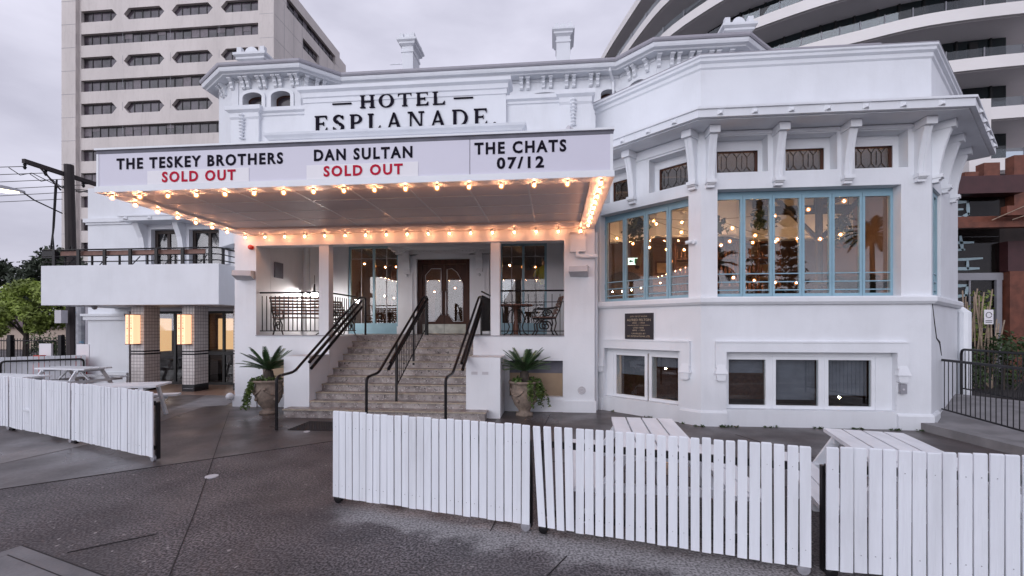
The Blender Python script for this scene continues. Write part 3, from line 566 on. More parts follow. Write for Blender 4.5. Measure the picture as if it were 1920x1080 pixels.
def shopwin(x0, x1, fine):
    f = MB(); y = 13.66
    f.box(x0, y, 1.72, x0 + 0.07, y + 0.07, 4.45); f.box(x1 - 0.07, y, 1.72, x1, y + 0.07, 4.45); xm = (x0 + x1) / 2; f.box(xm - 0.035, y, 2.05, xm + 0.035, y + 0.07, 4.45)
    f.box(x0 + 0.07, y + 0.02, 1.72, x1 - 0.07, y + 0.06, 2.05); f.box(x0, y + 0.003, 4.38, x1, y + 0.067, 4.45)
    w = f.build('shop_window', 'blue', H); f = MB()
    for k in (0.25, 0.75): f.box(x0 + (x1 - x0) * k - 0.012, y + 0.02, 2.05, x0 + (x1 - x0) * k + 0.012, y + 0.05, 4.38)
    f.box(x0 + 0.07, y + 0.022, 4.05, x1 - 0.07, y + 0.048, 4.075); f.build('glazing_bar', 'grey', w)
    MB().box(x0 + 0.06, y + 0.03, 2.04, x1 - 0.06, y + 0.036, 4.4).build('pane', 'glass', w)
shopwin(-6.43, -4.81, 0); shopwin(-1.66, -0.24, 0)
# entrance surround
b = MB()
for x0, x1 in ((-4.79, -4.2), (-2.56, -1.97)):
    b.box(x0, 13.5, 1.72, x1, 13.599, 4.1); b.box(x0 + 0.12, 13.47, 1.95, x1 - 0.12, 13.499, 3.6); b.box(x0 - 0.02, 13.46, 1.72, x1 + 0.02, 13.5, 1.95)
b.box(-4.2, 13.5, 4.0, -2.56, 13.599, 4.15); b.box(-4.85, 13.44, 4.15, -1.91, 13.599, 4.24); b.box(-4.95, 13.36, 4.24, -1.81, 13.599, 4.30); b.box(-5.02, 13.28, 4.30, -1.74, 13.599, 4.37)
for k in range(26): b.box(-4.8 + k * 0.11, 13.40, 4.20, -4.74 + k * 0.11, 13.439, 4.239)
b.build('door_surround', 'white2', H)
for x in (-4.5, -2.26):
    q = MB(); q.prismx([(13.5, 3.55), (13.46, 3.55), (13.44, 3.62), (13.46, 3.7), (13.42, 3.9), (13.36, 4.0), (13.34, 4.149), (13.5, 4.149)], x - 0.1, x + 0.1); q.ball((x, 13.46, 3.5), 0.05, 6); q.build('console', 'white2', H)
# entrance doors
b = MB(); b.box(-4.2, 13.62, 1.715, -4.06, 13.74, 4.0); b.box(-2.7, 13.62, 1.715, -2.56, 13.74, 4.0); b.box(-4.06, 13.622, 3.86, -2.7, 13.738, 4.0); b.build('door_frame', 'wood', H)
def ringp(mb, outer, inner, y0, y1):
    n = len(outer); o0 = [mb.v((x, y0, z)) for x, z in outer]; i0 = [mb.v((x, y0, z)) for x, z in inner]; o1 = [mb.v((x, y1, z)) for x, z in outer]; i1 = [mb.v((x, y1, z)) for x, z in inner]
    for k in range(n):
        j = (k + 1) % n; mb.fv([o0[k], o0[j], i0[j], i0[k]]); mb.fv([o1[k], i1[k], i1[j], o1[j]]); mb.fv([o0[k], o1[k], o1[j], o0[j]]); mb.fv([i0[k], i0[j], i1[j], i1[k]])
for sgn, x0, x1 in ((1, -4.055, -3.384), (-1, -3.376, -2.705)):
    zb, zt = 2.02, 3.85; a, c = x0 + 0.09, x1 - 0.09; h0, h1 = 2.1, 3.72
    outer = [(x0, zb), (x1, zb), (x1, zb + .4), (x1, zt - .3), (x1, zt), (x0, zt), (x0, zt - .3), (x0, zb + .4)]
    if sgn > 0: inner = [(a, h0), (c - 0.2, h0), (c, h0 + 0.25), (c, h1 - 0.1), (c, h1), (a + 0.18, h1), (a, h1 - 0.2), (a, h0 + 0.3)]
    else: inner = [(a + 0.2, h0), (c, h0), (c, h0 + .3), (c, h1 - 0.45), (c - 0.18, h1 - 0.12), (a + .15, h1), (a, h1 - .02), (a, h0 + 0.25)]
    q = MB(); ringp(q, outer, inner, 13.65, 13.70); d = q.build('door', 'wood', H)
    q = MB(); q.prism(inner, 13.672, 13.678); q.build('pane', 'darkglass', d)
    q = MB(); q.tube([(x, 13.645, z) for x, z in inner + inner[:1]], 0.012, 4); q.build('glazing_bead', 'ltgrey', d)
    q = MB(); q.box(x0, 13.655, 1.73, x1, 13.695, 2.018); q.build('reflection_plate', 'reflection', d)  # pale panel imitates the reflection in the lower door glass
    hx = x1 - 0.06 if sgn > 0 else x0 + 0.06; q = MB(); q.tube([(hx, 13.645, 2.3), (hx, 13.59, 2.33), (hx, 13.59, 3.0), (hx, 13.645, 3.03)], 0.016, 6); q.build('handle', 'ltgrey', d)

# ---- sign parapet
b = MB(); path = [(-7.76, 10.3), (0.80, 10.3)]
b.sweep([(-7.4, 10.3), (-5.89, 10.3)], [(-.3, 6.98), (0.0, 6.98), (0.03, 7.0), (0.03, 7.05), (0.09, 7.08), (0.09, 7.17), (-.3, 7.17)])
b.sweep([(-1.1, 10.3), (0.4, 10.3)], [(-.3, 6.98), (0.0, 6.98), (0.03, 7.0), (0.03, 7.05), (0.09, 7.08), (0.09, 7.17), (-.3, 7.17)])
b.build('porch_coping', 'white', H)
for x0, x1 in ((-7.76, -7.05), (0.12, 0.80)):
    b = MB(); b.box(x0, 10.22, 4.9, x1, 10.299, 6.9); b.rects((x0 + x1) / 2, 10.36, [((x1 - x0) / 2, .14, 6.9), ((x1 - x0) / 2 + .02, .17, 6.95), ((x1 - x0) / 2 + .02, .17, 7.05), ((x1 - x0) / 2 + .09, .24, 7.1), ((x1 - x0) / 2 + .09, .24, 7.2)]); b.build('parapet_pier', 'white', H)
    xm = (x0 + x1) / 2 - 0.05; q = MB(); prof = []
    for k in range(40): prof.append((0.055 + 0.022 * math.sin(k * 1.25) + (0.02 if k < 4 else 0) - 0.03 * max(0, (24 - k)) / 24, 6.42 + k * 0.0155))
    q.lathe(prof, (xm, 10.19, 0), 10); q.build('drop_ornament', 'white2', H)
b = MB(); b.box(-5.89, 10.2, 6.0, -1.1, 10.62, 7.2)
b.sweep([(-5.89, 10.6), (-5.89, 10.2), (-1.1, 10.2), (-1.1, 10.6)], [(-.15, 7.2), (0.02, 7.2), (0.02, 7.3), (0.05, 7.32), (0.05, 7.42), (0.12, 7.46), (0.12, 7.54), (-.15, 7.56)])
sp_ = b.build('sign_panel', 'white', H)
b = MB(); b.sweep([(-6.6, 10.3), (-6.6, 9.9), (-0.72, 9.9), (-0.72, 10.3)], [(-.2, 6.24), (0.0, 6.24), (0.03, 6.28), (0.08, 6.32), (0.1, 6.37), (-.2, 6.38)]); b.box(-6.5, 9.95, 6.26, -0.8, 10.299, 6.36); b.build('sign_hood', 'white', H)
# serif lettering, built as strokes
def serif(mb, s, x0, x1, z0, h, y0, y1, gap=0.28):
    WD = dict(H=.86, O=.86, T=.80, E=.72, L=.70, S=.62, P=.70, A=.86, N=.88, D=.84); WD['.'] = .16
    tot = sum(WD[c] for c in s) + gap * (len(s) - 1); k = (x1 - x0) / tot; x = x0; st = .16; th = .07; sf = .10
    for c in s:
        w = WD[c]
        def q(a, b_, cc, d): mb.prism([(x + a * k, z0 + b_ * h), (x + cc * k, z0 + b_ * h), (x + cc * k, z0 + d * h), (x + a * k, z0 + d * h)], y0, y1)
        def pl(ps): mb.prism([(x + a * k, z0 + d * h) for a, d in ps], y0, y1)
        def band(cx, cz, rx, rz, a0, a1, tv, tz, n=14):
            o = arc(cx, cz, rx, rz, a0, a1, n); i = arc(cx, cz, rx - tv, rz - tz, a0, a1, n)
            for u in range(n): pl([o[u], o[u + 1], i[u + 1], i[u]])
        def sr(cx, top): q(cx - .15, .93 if top else 0, cx + .15, 1 if top else .07)
        if c == 'H':
            for cx in (.16, w - .16): q(cx - st / 2, .07, cx + st / 2, .93); sr(cx, 0); sr(cx, 1)
            q(.16 + st / 2, .46, w - .16 - st / 2, .46 + th)
        elif c == 'O': band(w / 2, .5, w / 2, .53, 0, 360, .17, .07, 28)
        elif c == 'T': q(w / 2 - st / 2, .07, w / 2 + st / 2, .93); q(.02, .93, w - .02, 1); sr(w / 2, 0); pl([(.02, .93), (.02, .74), (.12, .93)]); pl([(w - .02, .93), (w - .12, .93), (w - .02, .74)])
        elif c in 'EL':
            q(.16 - st / 2, .07, .16 + st / 2, .93); q(.02, 0, w - .02, .07); pl([(w - .02, .07), (w - .14, .07), (w - .02, .28)])
            if c == 'E': q(.02, .93, w - .04, 1); pl([(w - .04, .93), (w - .04, .74), (w - .14, .93)]); q(.16 + st / 2, .48, w - .2, .48 + th); q(w - .24, .40, w - .2, .62)
            else: sr(.16, 1)
        elif c in 'PD':
            q(.16 - st / 2, .07, .16 + st / 2, .93); sr(.16, 0); q(.02, .93, .4, 1)
            if c == 'P': band(.34, .72, w - .36, .28, 90, -90, .15, .07); q(.2, .44, .34, .51)
            else: q(.02, 0, .4, .07); band(.38, .5, w - .38, .5, 90, -90, .16, .07)
        elif c == 'A':
            pl([(.10, .07), (.17, .07), (w / 2 + .02, .92), (w / 2 - .06, 1)]); pl([(w - .26, .07), (w - .08, .07), (w / 2 + .04, 1), (w / 2 - .06, 1)]); q(.24, .32, w - .24, .39); sr(.14, 0); sr(w - .16, 0)
        elif c == 'N':
            q(.12, .07, .19, .93); q(w - .19, .07, w - .12, 1); pl([(.10, .95), (.26, 1), (w - .12, .06), (w - .19, 0)]); sr(.155, 0); q(0, .93, .26, 1); sr(w - .155, 1)
        elif c == 'S':
            band(w / 2, .745, w / 2 - .02, .275, 20, 250, .15, .075); band(w / 2, .265, w / 2, .285, 70, -160, .16, .075)
            pl([(w * .26, .62), (w * .42, .70), (w * .74, .42), (w * .60, .34)]); q(w - .1, .74, w - .05, .96); q(.02, .04, .07, .28)
        elif c == '.': band(.08, .08, .08, .08, 0, 360, .079, .079, 10)
        x += (w + gap) * k
b = MB(); serif(b, 'HOTEL', -4.52, -2.5, 7.02, 0.29, 10.165, 10.199, .22); b.build('lettering', 'ink', sp_); b = MB()
for a, c, z in ((-5.19, -4.73, 7.13), (-2.30, -1.85, 7.13)): b.box(a, 10.17, z, c, 10.199, z + .028); b.build('lettering_dash', 'ink', sp_); b = MB()
serif(b, 'ESPLANADE.', -5.63, -1.32, 6.50, 0.38, 10.165, 10.199, .30); b.build('lettering', 'ink', sp_)

# ---- upper storey
EP = [(-12.6, 14.6), (-11.25, 13.5), (-10.0, 12.66), (-7.48, 12.66), (-6.6, 13.5), (1.77, 13.5), (2.68, 12.66), (5.17, 12.66), (6.1, 13.5), (9, 13.5)]
EP[0] = (-11.25, 15.5)
b = MB(); b.sweep(EP, [(-0.5, 9.52), (-0.12, 9.52), (-.10, 9.55), (-.02, 9.58), (0.0, 9.64), (0, 9.70), (-0.5, 9.72)]); b.build('cornice', 'white', H)
b = MB(); b.sweep(EP, [(-0.05, 9.701), (0.03, 9.701), (0.05, 9.74), (0.05, 9.80), (0.03, 9.80), (0.02, 9.76), (-0.05, 9.75)]); b.build('gutter', 'gutter', H)
b = MB(); b.slab([(-11, 15.5), (-11, 13.6), (-9.9, 12.8), (-7.6, 12.8), (-6.7, 13.7), (1.9, 13.7), (2.7, 12.8), (5.1, 12.8), (6, 13.7), (9, 13.7), (9, 24), (-11, 24)], 9.66, 9.74); b.build('roof', 'grey', H)
def inset(path, d):
    p = [Vector(q) for q in path]; o = []
    for i in range(len(p)):
        ns = []
        if i > 0: e_ = (p[i] - p[i - 1]).normalized(); ns.append(Vector((e_.y, -e_.x)))
        if i < len(p) - 1: e_ = (p[i + 1] - p[i]).normalized(); ns.append(Vector((e_.y, -e_.x)))
        n = sum(ns, Vector((0, 0))).normalized(); o.append(tuple(p[i] - n * d / n.dot(ns[0])))
    return o
WP = inset(EP, 0.42)
def archwin(F, x0, x1, z0, z1, rise=0.14):
    f = MB(F); n = 10; xm = (x0 + x1) / 2; hw = (x1 - x0) / 2
    a = [(xm + hw * math.cos(math.pi * k / n), z1 - rise + rise * math.sin(math.pi * k / n)) for k in range(n + 1)]
    f.prism(a + [(x0, z1), (x1, z1)][::1], 0.0, 0.3)
    a2 = [(xm + (hw + .11) * math.cos(math.pi * k / n), z1 - rise + (rise + .1) * math.sin(math.pi * k / n)) for k in range(n + 1)]
    for k in range(n): f.prism([a[k], a2[k], a2[k + 1], a[k + 1]], -0.04, -0.002)
    f.box(x0 - .11, -0.04, z0, x0, -0.002, z1 - rise); f.box(x1, -0.04, z0, x1 + .11, -0.002, z1 - rise)
    w = f.build('arched_window', 'white2', H); f = MB(F); d = 0.24
    f.prism(a + [(x0, z0), (x1, z0)], d, d + 0.02); f.build('sash', 'wood', w)
    b2 = [(xm + (hw - .06) * math.cos(math.pi * k / n), z1 - .06 - rise + rise * math.sin(math.pi * k / n)) for k in range(n + 1)]
    f = MB(F); f.prism(b2 + [(x0 + .06, z0), (x1 - .06, z0)], d - 0.006, d - 0.001); f.build('pane', 'towerglass', w)
bw = MB(); segs = list(zip(WP, WP[1:]))
wins = {2: [(0.35, 0.97), (1.27, 1.89)], 4: [(5.95, 6.95), (8.15, 8.62)], 5: [(0.35, 0.9)], 6: [(0.3, 0.95), (1.55, 2.2)]}
for i, (p, q) in enumerate(segs):
    F = frame(p, q); L_ = (Vector(q) - Vector(p)).length; bw.M = F; ww = [w for w in wins.get(i, []) if w[1] < L_]
    bw.wall(0, L_, 4.5, 9.52, 0.3, [(a, c, 7.4, 9.1) for a, c in ww])
    for a, c in ww: archwin(F, a, c, 7.4, 9.1)
bw.M = Matrix(); bw.build('upper_wall', 'white', H)
for i, xs in ((2, (0, 1)), (6, (0, 1))):
    L_ = (Vector(segs[i][1]) - Vector(segs[i][0])).length; F = frame(*segs[i])
    for e_ in xs: MB(F).box(0.005 if e_ == 0 else L_ - .2, -.025, 6.9, .2 if e_ == 0 else L_ - .005, -.001, 9.43).build('corner_strip', 'white', H)
BR = [(0, 9.20), (0.05, 9.20), (0.09, 9.24), (0.08, 9.30), (0.13, 9.36), (0.12, 9.41), (0.2, 9.46), (0.22, 9.519), (0, 9.519)]
def bracket(F, x):
    q = MB(F); q.prismx([(-o, z) for o, z in BR], x - 0.05, x + 0.05); q.box(x - .065, -.23, 9.47, x + .065, -.001, 9.518); q.build('eave_bracket', 'white2', H)
for i, xs in {2: (.02, .39, .55, .93, 1.09, 1.43, 1.59, 1.98, 2.14), 1: (.45, .66, 1.2, 1.41), 3: (.12, .42, .62), 4: (5.3, 5.75, 5.95, 6.42, 6.64, 7.12, 7.34, 7.85, 8.05), 5: (.40, .58, .98), 6: (.05, .40, .59, .92, 1.11, 1.44, 1.63, 1.98, 2.17)}.items():
    F = frame(*segs[i]); L_ = (Vector(segs[i][1]) - Vector(segs[i][0])).length
    for x in xs:
        if x < L_: bracket(F, x)
b = MB()
for i in (1, 2, 3, 4, 5, 6):
    L_ = (Vector(segs[i][1]) - Vector(segs[i][0])).length; b.M = frame(*segs[i]); b.box(0.02, -0.03, 9.44, L_ - .02, -0.001, 9.519)
b.build('upper_frieze', 'white2', H)
b = MB(); b.tube([(1.62, 13.55, 9.7), (1.62, 13.6, 9.5), (1.75, 13.85, 9.3), (1.75, 13.85, 7)], 0.04, 6); b.build('downpipe', 'white2', H)
def chimney(cx, cy, hx, hy, z0, z1, arm=False):
    q = MB(); zt = z1 - 0.3
    q.rects(cx, cy, [(hx, hy, z0), (hx, hy, zt - .45), (hx + .03, hy + .03, zt - .43), (hx + .03, hy + .03, zt - .36), (hx, hy, zt - .35), (hx, hy, zt - .2), (hx + .10, hy + .10, zt - .12), (hx + .10, hy + .10, zt - .06), (hx + .17, hy + .17, zt + .0), (hx + .17, hy + .17, zt + .08), (hx + .05, hy + .05, zt + .1), (hx + .02, hy + .02, zt + .12)])
    for sx in (-1, 1):
        for sy in (-1, 1): q.box(cx + sx * hx - .08, cy + sy * hy - .08, zt + .1, cx + sx * hx + .08, cy + sy * hy + .08, z1)
    q.prism(arc(cx, zt + .12, hx * .55, .2, 0, 180, 8), cy - hy - .04, cy - hy + .06)
    if arm: q.tube([(cx - hx - .5, cy - hy, z0 + 2.95), (cx - hx, cy - hy, z0 + 2.95)], .02, 4)
    q.build('chimney', 'white', H)
chimney(-5.97, 18.4, .23, .45, 9.7, 13.85, True); chimney(0.33, 18.4, .27, .45, 9.7, 13.88); chimney(-10.45, 15.2, .42, .42, 9.7, 11.6); chimney(5.72, 15.2, .35, .4, 9.7, 11.6)

#@@WING
# ---- left wing with the balcony
b = MB(); b.wall(-15.82, -9.9, 0, 6.65, 0.3, [(-13.49, -12.50, 3.4, 5.21), (-12.12, -10.9, 3.4, 5.18), (-14.3, -9.95, 0, 2.46)], 14.0); b.box(-15.82, 14.301, 0, -15.5, 19, 6.65); b.box(-9.9, 13.2, 0, -7.77, 14.3, 6.9); b.build('wing_wall', 'white', H)
b = MB(); b.box(-15.9, 13.9, 5.47, -14.1, 13.999, 5.60); b.box(-15.86, 13.95, 5.40, -14.1, 13.999, 5.47); b.box(-15.9, 13.9, 2.17, -14.33, 13.999, 2.30); b.box(-15.95, 13.85, 2.30, -14.33, 13.999, 2.38); b.box(-15.85, 13.94, 0, -14.33, 13.999, 0.4); b.build('string_course', 'white', H)
b = MB(); b.box(-14.05, 13.4, 5.37, -9.9, 13.999, 5.52); b.box(-14.08, 13.37, 5.50, -9.9, 13.4, 5.54); b.build('window_canopy', 'white', H)
FW = frame((0, 14.0), (1, 14.0))
for x in (-13.8, -12.95, -12.1, -11.3): q = MB(FW); q.loft([[(x - .07, -.63, 5.40), (x + .07, -.63, 5.40), (x + .07, -.598, 5.52), (x - .07, -.598, 5.52)], [(x - .01, -.66, 5.43), (x + .01, -.66, 5.43), (x + .01, -.66, 5.45), (x - .01, -.66, 5.45)]]); q.build('eave_stud', 'white2', H)
PW = [(0, 4.0), (.07, 4.0), (.09, 4.5), (.16, 4.9), (.32, 5.25), (.36, 5.37), (0, 5.37)]
for x in (-13.72, -12.33, -10.75): corbel(FW, x, .09, PW, False)
def sashwin(x0, x1):
    f = MB(); y = 14.16
    for a, c in ((x0, x0 + .1), ((x0 + x1) / 2 - .05, (x0 + x1) / 2 + .05), (x1 - .1, x1)): f.box(a, y, 3.4, c, y + .06, 5.2)
    f.box(x0, y + .003, 5.08, x1, y + .057, 5.2); w = f.build('sash_window', 'intdark', H); MB().box(x0, y + .03, 3.4, x1, y + .036, 5.1).build('pane', 'darkglass', w)
    MB().box(x0 + .02, y + .3, 3.4, x1 + .3, y + .31, 5.2).build('curtain', 'grey', w)
sashwin(-13.49, -12.50); sashwin(-12.12, -10.9)
b = MB(); b.box(-14.83, 11.8, 2.56, -9.32, 12.0, 3.70); b.box(-9.5, 12.001, 2.56, -9.32, 13.99, 3.70); b.box(-14.83, 12.001, 2.56, -14.65, 13.99, 3.70); b.box(-14.65, 12.0, 2.57, -9.5, 13.99, 2.75); b.build('balcony', 'white', H)
ral = MB()
for z in (3.82, 3.99, 4.17): ral.tube([(-14.95, 11.92, z), (-9.5, 11.92, z), (-9.42, 12.0, z), (-9.42, 13.9, z)], 0.016 if z < 4.1 else .022, 6)
for x in (-14.56, -13.77, -12.94, -12.13, -11.32, -10.51, -9.67): ral.box(x - .045, 11.9, 3.701, x + .045, 11.94, 4.17)
for y in (12.1, 13.0): ral.box(-9.44, y - .04, 3.701, -9.40, y + .04, 4.17)
for k in range(5): ral.tube([(-14.2 + k * 1.05, 12.2, 4.0), (-14.0 + k * 1.05 - .5, 12.2, 3.72)], .014, 5)
ral.build('balcony_railing', 'black', H)
bb = thing('balcony_bench', 'long reddish timber bench rail behind the black balcony railing', 'bench', (-12, 12.15, 2.75))
b = MB(); b.box(-14.45, 12.0, 4.0, -9.9, 12.04, 4.15); b.build('backboard', 'deckwood', bb); b = MB(); b.box(-14.45, 12.05, 3.2, -9.9, 12.4, 3.25); b.build('seat', 'deckwood', bb)
b = MB()
for k in range(6): b.box(-14.4 + k * .88, 12.05, 2.751, -14.36 + k * .88, 12.09, 4.0)
b.build('bench_frame', 'black', bb)
# tiled pillars
def pillar(x0, x1, y0, y1):
    q = MB(); q.box(x0, y0, 0.2, x1, y1, 2.56); p = q.build('tiled_pillar', 'tile', H)
    q = MB(); q.box(x0 - .006, y0 - .006, 0.0, x1 + .006, y1 + .006, 0.22); q.box(x0 - .004, y0 - .004, 1.10, x1 + .004, y1 + .004, 1.14); q.box(x0 - .004, y0 - .004, 1.18, x1 + .004, y1 + .004, 1.22); q.build('black_tiles', 'blacktile', p)
    q = MB(); q.box(x0 + .03, y0 - .01, 0.098, x1 - .03, y0 - .0065, .104); q.build('grout', 'ltgrey', p)
pillar(-12.69, -12.27, 12.5, 13.05); pillar(-11.03, -10.65, 12.5, 13.05); pillar(-9.75, -9.35, 12.95, 13.4)
for i, (x, tone) in enumerate(((-12.62, 0), (-10.97, 1))):
    L_ = thing('sign_light', ['warm lit upright light box on the tiled pillar nearest the utility pole', 'warm lit upright light box on the tiled pillar between the glass doors'][i], 'light box', (x + .16, 12.4, 1.43), group='lit boxes on tiled pillars')
    a_, m_, c_ = (x - .02, 12.27), (x + .105, 12.262), (x + .23, 12.27); bk = [(x + .23, 12.497), (x - .02, 12.497)]
    q = MB(); q.slab([a_, (m_[0] - .012, m_[1] + .006), (m_[0] - .012, 12.497), bk[1]], 1.43, 2.29); q.build('light_panel', 'lightbox', L_); q = MB(); q.slab([(m_[0] + .012, m_[1] + .006), c_, bk[0], (m_[0] + .012, 12.497)], 1.43, 2.29); q.build('light_panel', 'lightbox', L_)
    q = MB(); q.box(m_[0] - .0115, 12.256, 1.42, m_[0] + .0115, 12.496, 2.30); rim = [(a_[0] - .012, a_[1] - .008), (m_[0], m_[1] - .015), (c_[0] + .012, c_[1] - .008), (c_[0] + .012, 12.498), (a_[0] - .012, 12.498)]; q.slab(rim, 2.291, 2.31); q.slab(rim, 1.41, 1.429); q.build('frame', 'orangewood', L_)
    for F_ in (frame(a_, m_), frame(m_, c_)):
        q = MB(F_)
        for k, c in enumerate('PUBLIC BAR'):
            if c != ' ': q.text(c, .052, 2.17 - k * .075, .030, .042, -.003)
        q.build('lettering', 'orangewood', L_)
# glass doors under the balcony
def glassdoor(x0, x1, xm):
    f = MB(); y = 14.08
    for a, c in ((x0, x0 + .06), (xm - .04, xm + .04), (x1 - .06, x1)): f.box(a, y, 0, c, y + .06, 2.46)
    f.box(x0, y + .003, 2.38, x1, y + .057, 2.46); f.box(x0, y + .003, 0, x1, y + .057, .1); f.box(x0, y + .005, 1.0, x1, y + .055, 1.12) if x0 > -12 else None
    w = f.build('glass_door', 'mullion', H); MB().box(x0 + .05, y + .03, .05, x1 - .05, y + .036, 2.4).build('pane', 'darkglass', w)
glassdoor(-14.3, -11.55, -12.7); glassdoor(-11.55, -9.95, -10.95)
b = MB(); b.box(-14.4, 18, 0, -9.5, 18.2, 3); b.box(-14.5, 14.35, 0, -14.35, 18, 3); b.box(-9.9, 14.35, 0, -9.8, 18, 3); b.box(-14.5, 14.35, 2.47, -9.8, 18, 2.55); b.build('bar_room_wall', 'int', H)
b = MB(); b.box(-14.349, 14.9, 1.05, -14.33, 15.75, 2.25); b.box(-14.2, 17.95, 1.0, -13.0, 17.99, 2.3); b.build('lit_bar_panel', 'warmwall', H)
b = MB(); b.box(-14.3, 16.2, 0, -10.2, 16.7, 1.05)
for k in range(5): b.box(-14.2 + k * .9, 15.1, 0, -13.75 + k * .9, 15.5, .75)
b.build('bar_counter', 'intdark', H)
b = MB(); b.box(-14.3, 14.2, -.01, -9.6, 18, .012); b.build('bar_room_floor', 'intfloor', H)
struct(MB().slab([(-14.3, 12.1), (-9.0, 11.9), (-9.0, 14.15), (-14.3, 14.15)], -.02, .010).build('tiled_floor', 'lit_tile'))  # tile colour also carries the warm light spilling from doors and downlights
for k, (x, l) in enumerate(((-11.75, 'small warm downlight in the balcony soffit between the tiled pillars'), (-10.1, 'small warm downlight in the balcony soffit near the porch pier'), (-13.3, 'small warm downlight in the balcony soffit near the white wing wall'))):
    t = thing('ceiling_light', l, 'ceiling light', (x, 13.2, 2.56), group='downlights under the balcony'); b = MB(); b.lathe([(.09, -.012), (.10, 0), (.07, 0)], (x, 13.2, 2.568), 16); b.build('trim_ring', 'ltgrey', t); b = MB(); b.lathe([(.068, -.008), (.068, -.002)], (x, 13.2, 2.568), 16); b.build('lens', 'downlight', t)

#@@INTERIOR
# ---- rooms behind the windows (shells)
def room(x0, x1, y0, y1, z0, z1, wallm, ceilm='intdark'):
    b = MB(); b.box(x0, y1, z0, x1, y1 + .1, z1); b.box(x0 - .1, y0, z0, x0, y1, z1); b.box(x1, y0, z0, x1 + .1, y1, z1); b.build('room_wall', wallm, H)
    b = MB(); b.box(x0 - .1, y0, z1, x1 + .1, y1 + .1, z1 + .08); b.build('room_ceiling', ceilm, H)
    b = MB(); b.box(x0 - .1, y0, z0 - .1, x1 + .1, y1 + .1, z0); b.build('room_floor', 'intfloor', H)
room(-7.3, 0.6, 13.9, 20.5, 1.70, 4.75, 'int')
room(1.35, 8.55, 11.3, 17.5, 2.05, 5.68, 'int')
b = MB(); b.slab([(1.35, 10.95), (2.95, 9.47), (6.8, 9.47), (8.55, 11.2), (8.55, 11.299), (1.35, 11.299)], 1.95, 2.049); b.build('bay_floor', 'intfloor', H)
b = MB(); b.slab([(1.35, 10.95), (2.95, 9.47), (6.8, 9.47), (8.55, 11.2), (8.55, 11.299), (1.35, 11.299)], 5.681, 5.699); b.build('bay_ceiling', 'intdark', H)
b = MB(); b.box(1.4, 13.2, -.1, 8.6, 13.3, 1.85); b.box(1.3, 11.2, -.1, 1.39, 13.2, 1.85); b.build('basement_wall', 'intbrown', H)
b = MB(); b.slab([(1.35, 10.95), (2.95, 9.47), (6.8, 9.47), (8.6, 11.25), (8.6, 13.3), (1.35, 13.3)], 1.86, 1.94); b.build('basement_ceiling', 'beige', H)
b = MB(); b.box(1.6, 12.6, .012, 6.5, 13.1, 1.0); b.box(1.6, 13.0, 1.25, 4.5, 13.18, 1.29); b.build('basement_counter', 'slat', H)
room(-15.4, -10.0, 14.36, 16.6, 3.0, 6.5, 'int')
# dark arches on the back walls
def archp(cx, y, w, z0, zs): return MB().prism([(cx - w, z0)] + [(x, z) for x, z in arc(cx, zs, w, w, 180, 0, 14)] + [(cx + w, z0)], y - .03, y)
archp(-1.4, 20.49, 1.0, 1.71, 3.1).build('room_arch', 'intdark', H); archp(-4.6, 20.49, .9, 1.71, 3.0).build('room_arch', 'intdark', H)
archp(2.6, 17.49, .85, 2.06, 3.2).build('room_arch', 'intdark', H); archp(5.9, 17.49, 1.1, 2.06, 3.2).build('room_arch', 'intdark', H)
b = MB()
for x in (2.2, 4.0, 5.8, 7.6): b.box(x - .12, 11.6, 5.35, x + .12, 17.4, 5.67)
b.box(1.4, 11.5, 5.3, 8.5, 11.65, 5.6); b.box(1.4, 13.9, 5.2, 8.5, 14.2, 5.45); b.tube([(2.3, 13, 3.6), (3.1, 15.0, 5.2)], .07, 6); b.tube([(6.9, 12.6, 2.06), (6.9, 12.6, 5.4)], .09, 8); b.tube([(6.9, 12.6, 4.2), (5.8, 12.6, 5.35)], .06, 6); b.tube([(6.9, 12.6, 4.2), (8.0, 12.6, 5.35)], .06, 6); b.tube([(4.9, 14.0, 2.06), (4.9, 14.0, 5.3)], .11, 8); b.tube([(3.1, 15.2, 2.06), (3.1, 15.2, 5.3)], .10, 8)
for x in (-6.2, -5.0, -3.8, -2.6, -1.2): b.box(x - .1, 14, 4.5, x + .1, 20.4, 4.74)
b.build('room_beam', 'intdark', H)
b = MB(); b.box(-6.9, 17.0, 1.71, -5.2, 17.3, 4.3); b.build('room_partition', 'intbrown', H)

# furniture glimpsed inside
def shelfbar(name, x0, x1, y0, y1, z0, z1, n, rows_, seed, label):
    rng = random.Random(seed); t = thing(name, label, 'bar shelf', ((x0 + x1) / 2, (y0 + y1) / 2, z0)); b = MB()
    for k in range(n + 1): x = x0 + (x1 - x0) * k / n; b.box(x - .03, y0, z0, x + .03, y1, z1)
    for k in range(rows_ + 1): z = z0 + (z1 - z0) * k / rows_; b.box(x0, y0 + .01, z - .02, x1, y1 - .01, z + .02)
    b.build('shelf_frame', 'wood', t); b = MB()
    for r_ in range(rows_):
        for k in range(int((x1 - x0) / .11)):
            if rng.random() < .7: x = x0 + .07 + k * .11; z = z0 + (z1 - z0) * r_ / rows_ + .021; h = rng.uniform(.2, .32); b.lathe([(.035, 0), (.035, h * .6), (.014, h * .75), (.014, h)], (x, y0 + .1, z), 6)
    b.build('bottles', 'slat', t)
shelfbar('bar_shelf', 3.4, 6.2, 13.2, 13.6, 2.05, 4.3, 5, 5, 3, 'tall dark bar shelf of bottles in the middle of the bay room')
shelfbar('bar_shelf', -6.6, -5.2, 16.4, 16.8, 1.71, 4.2, 4, 5, 4, 'dark timber wall shelf behind the left porch window')
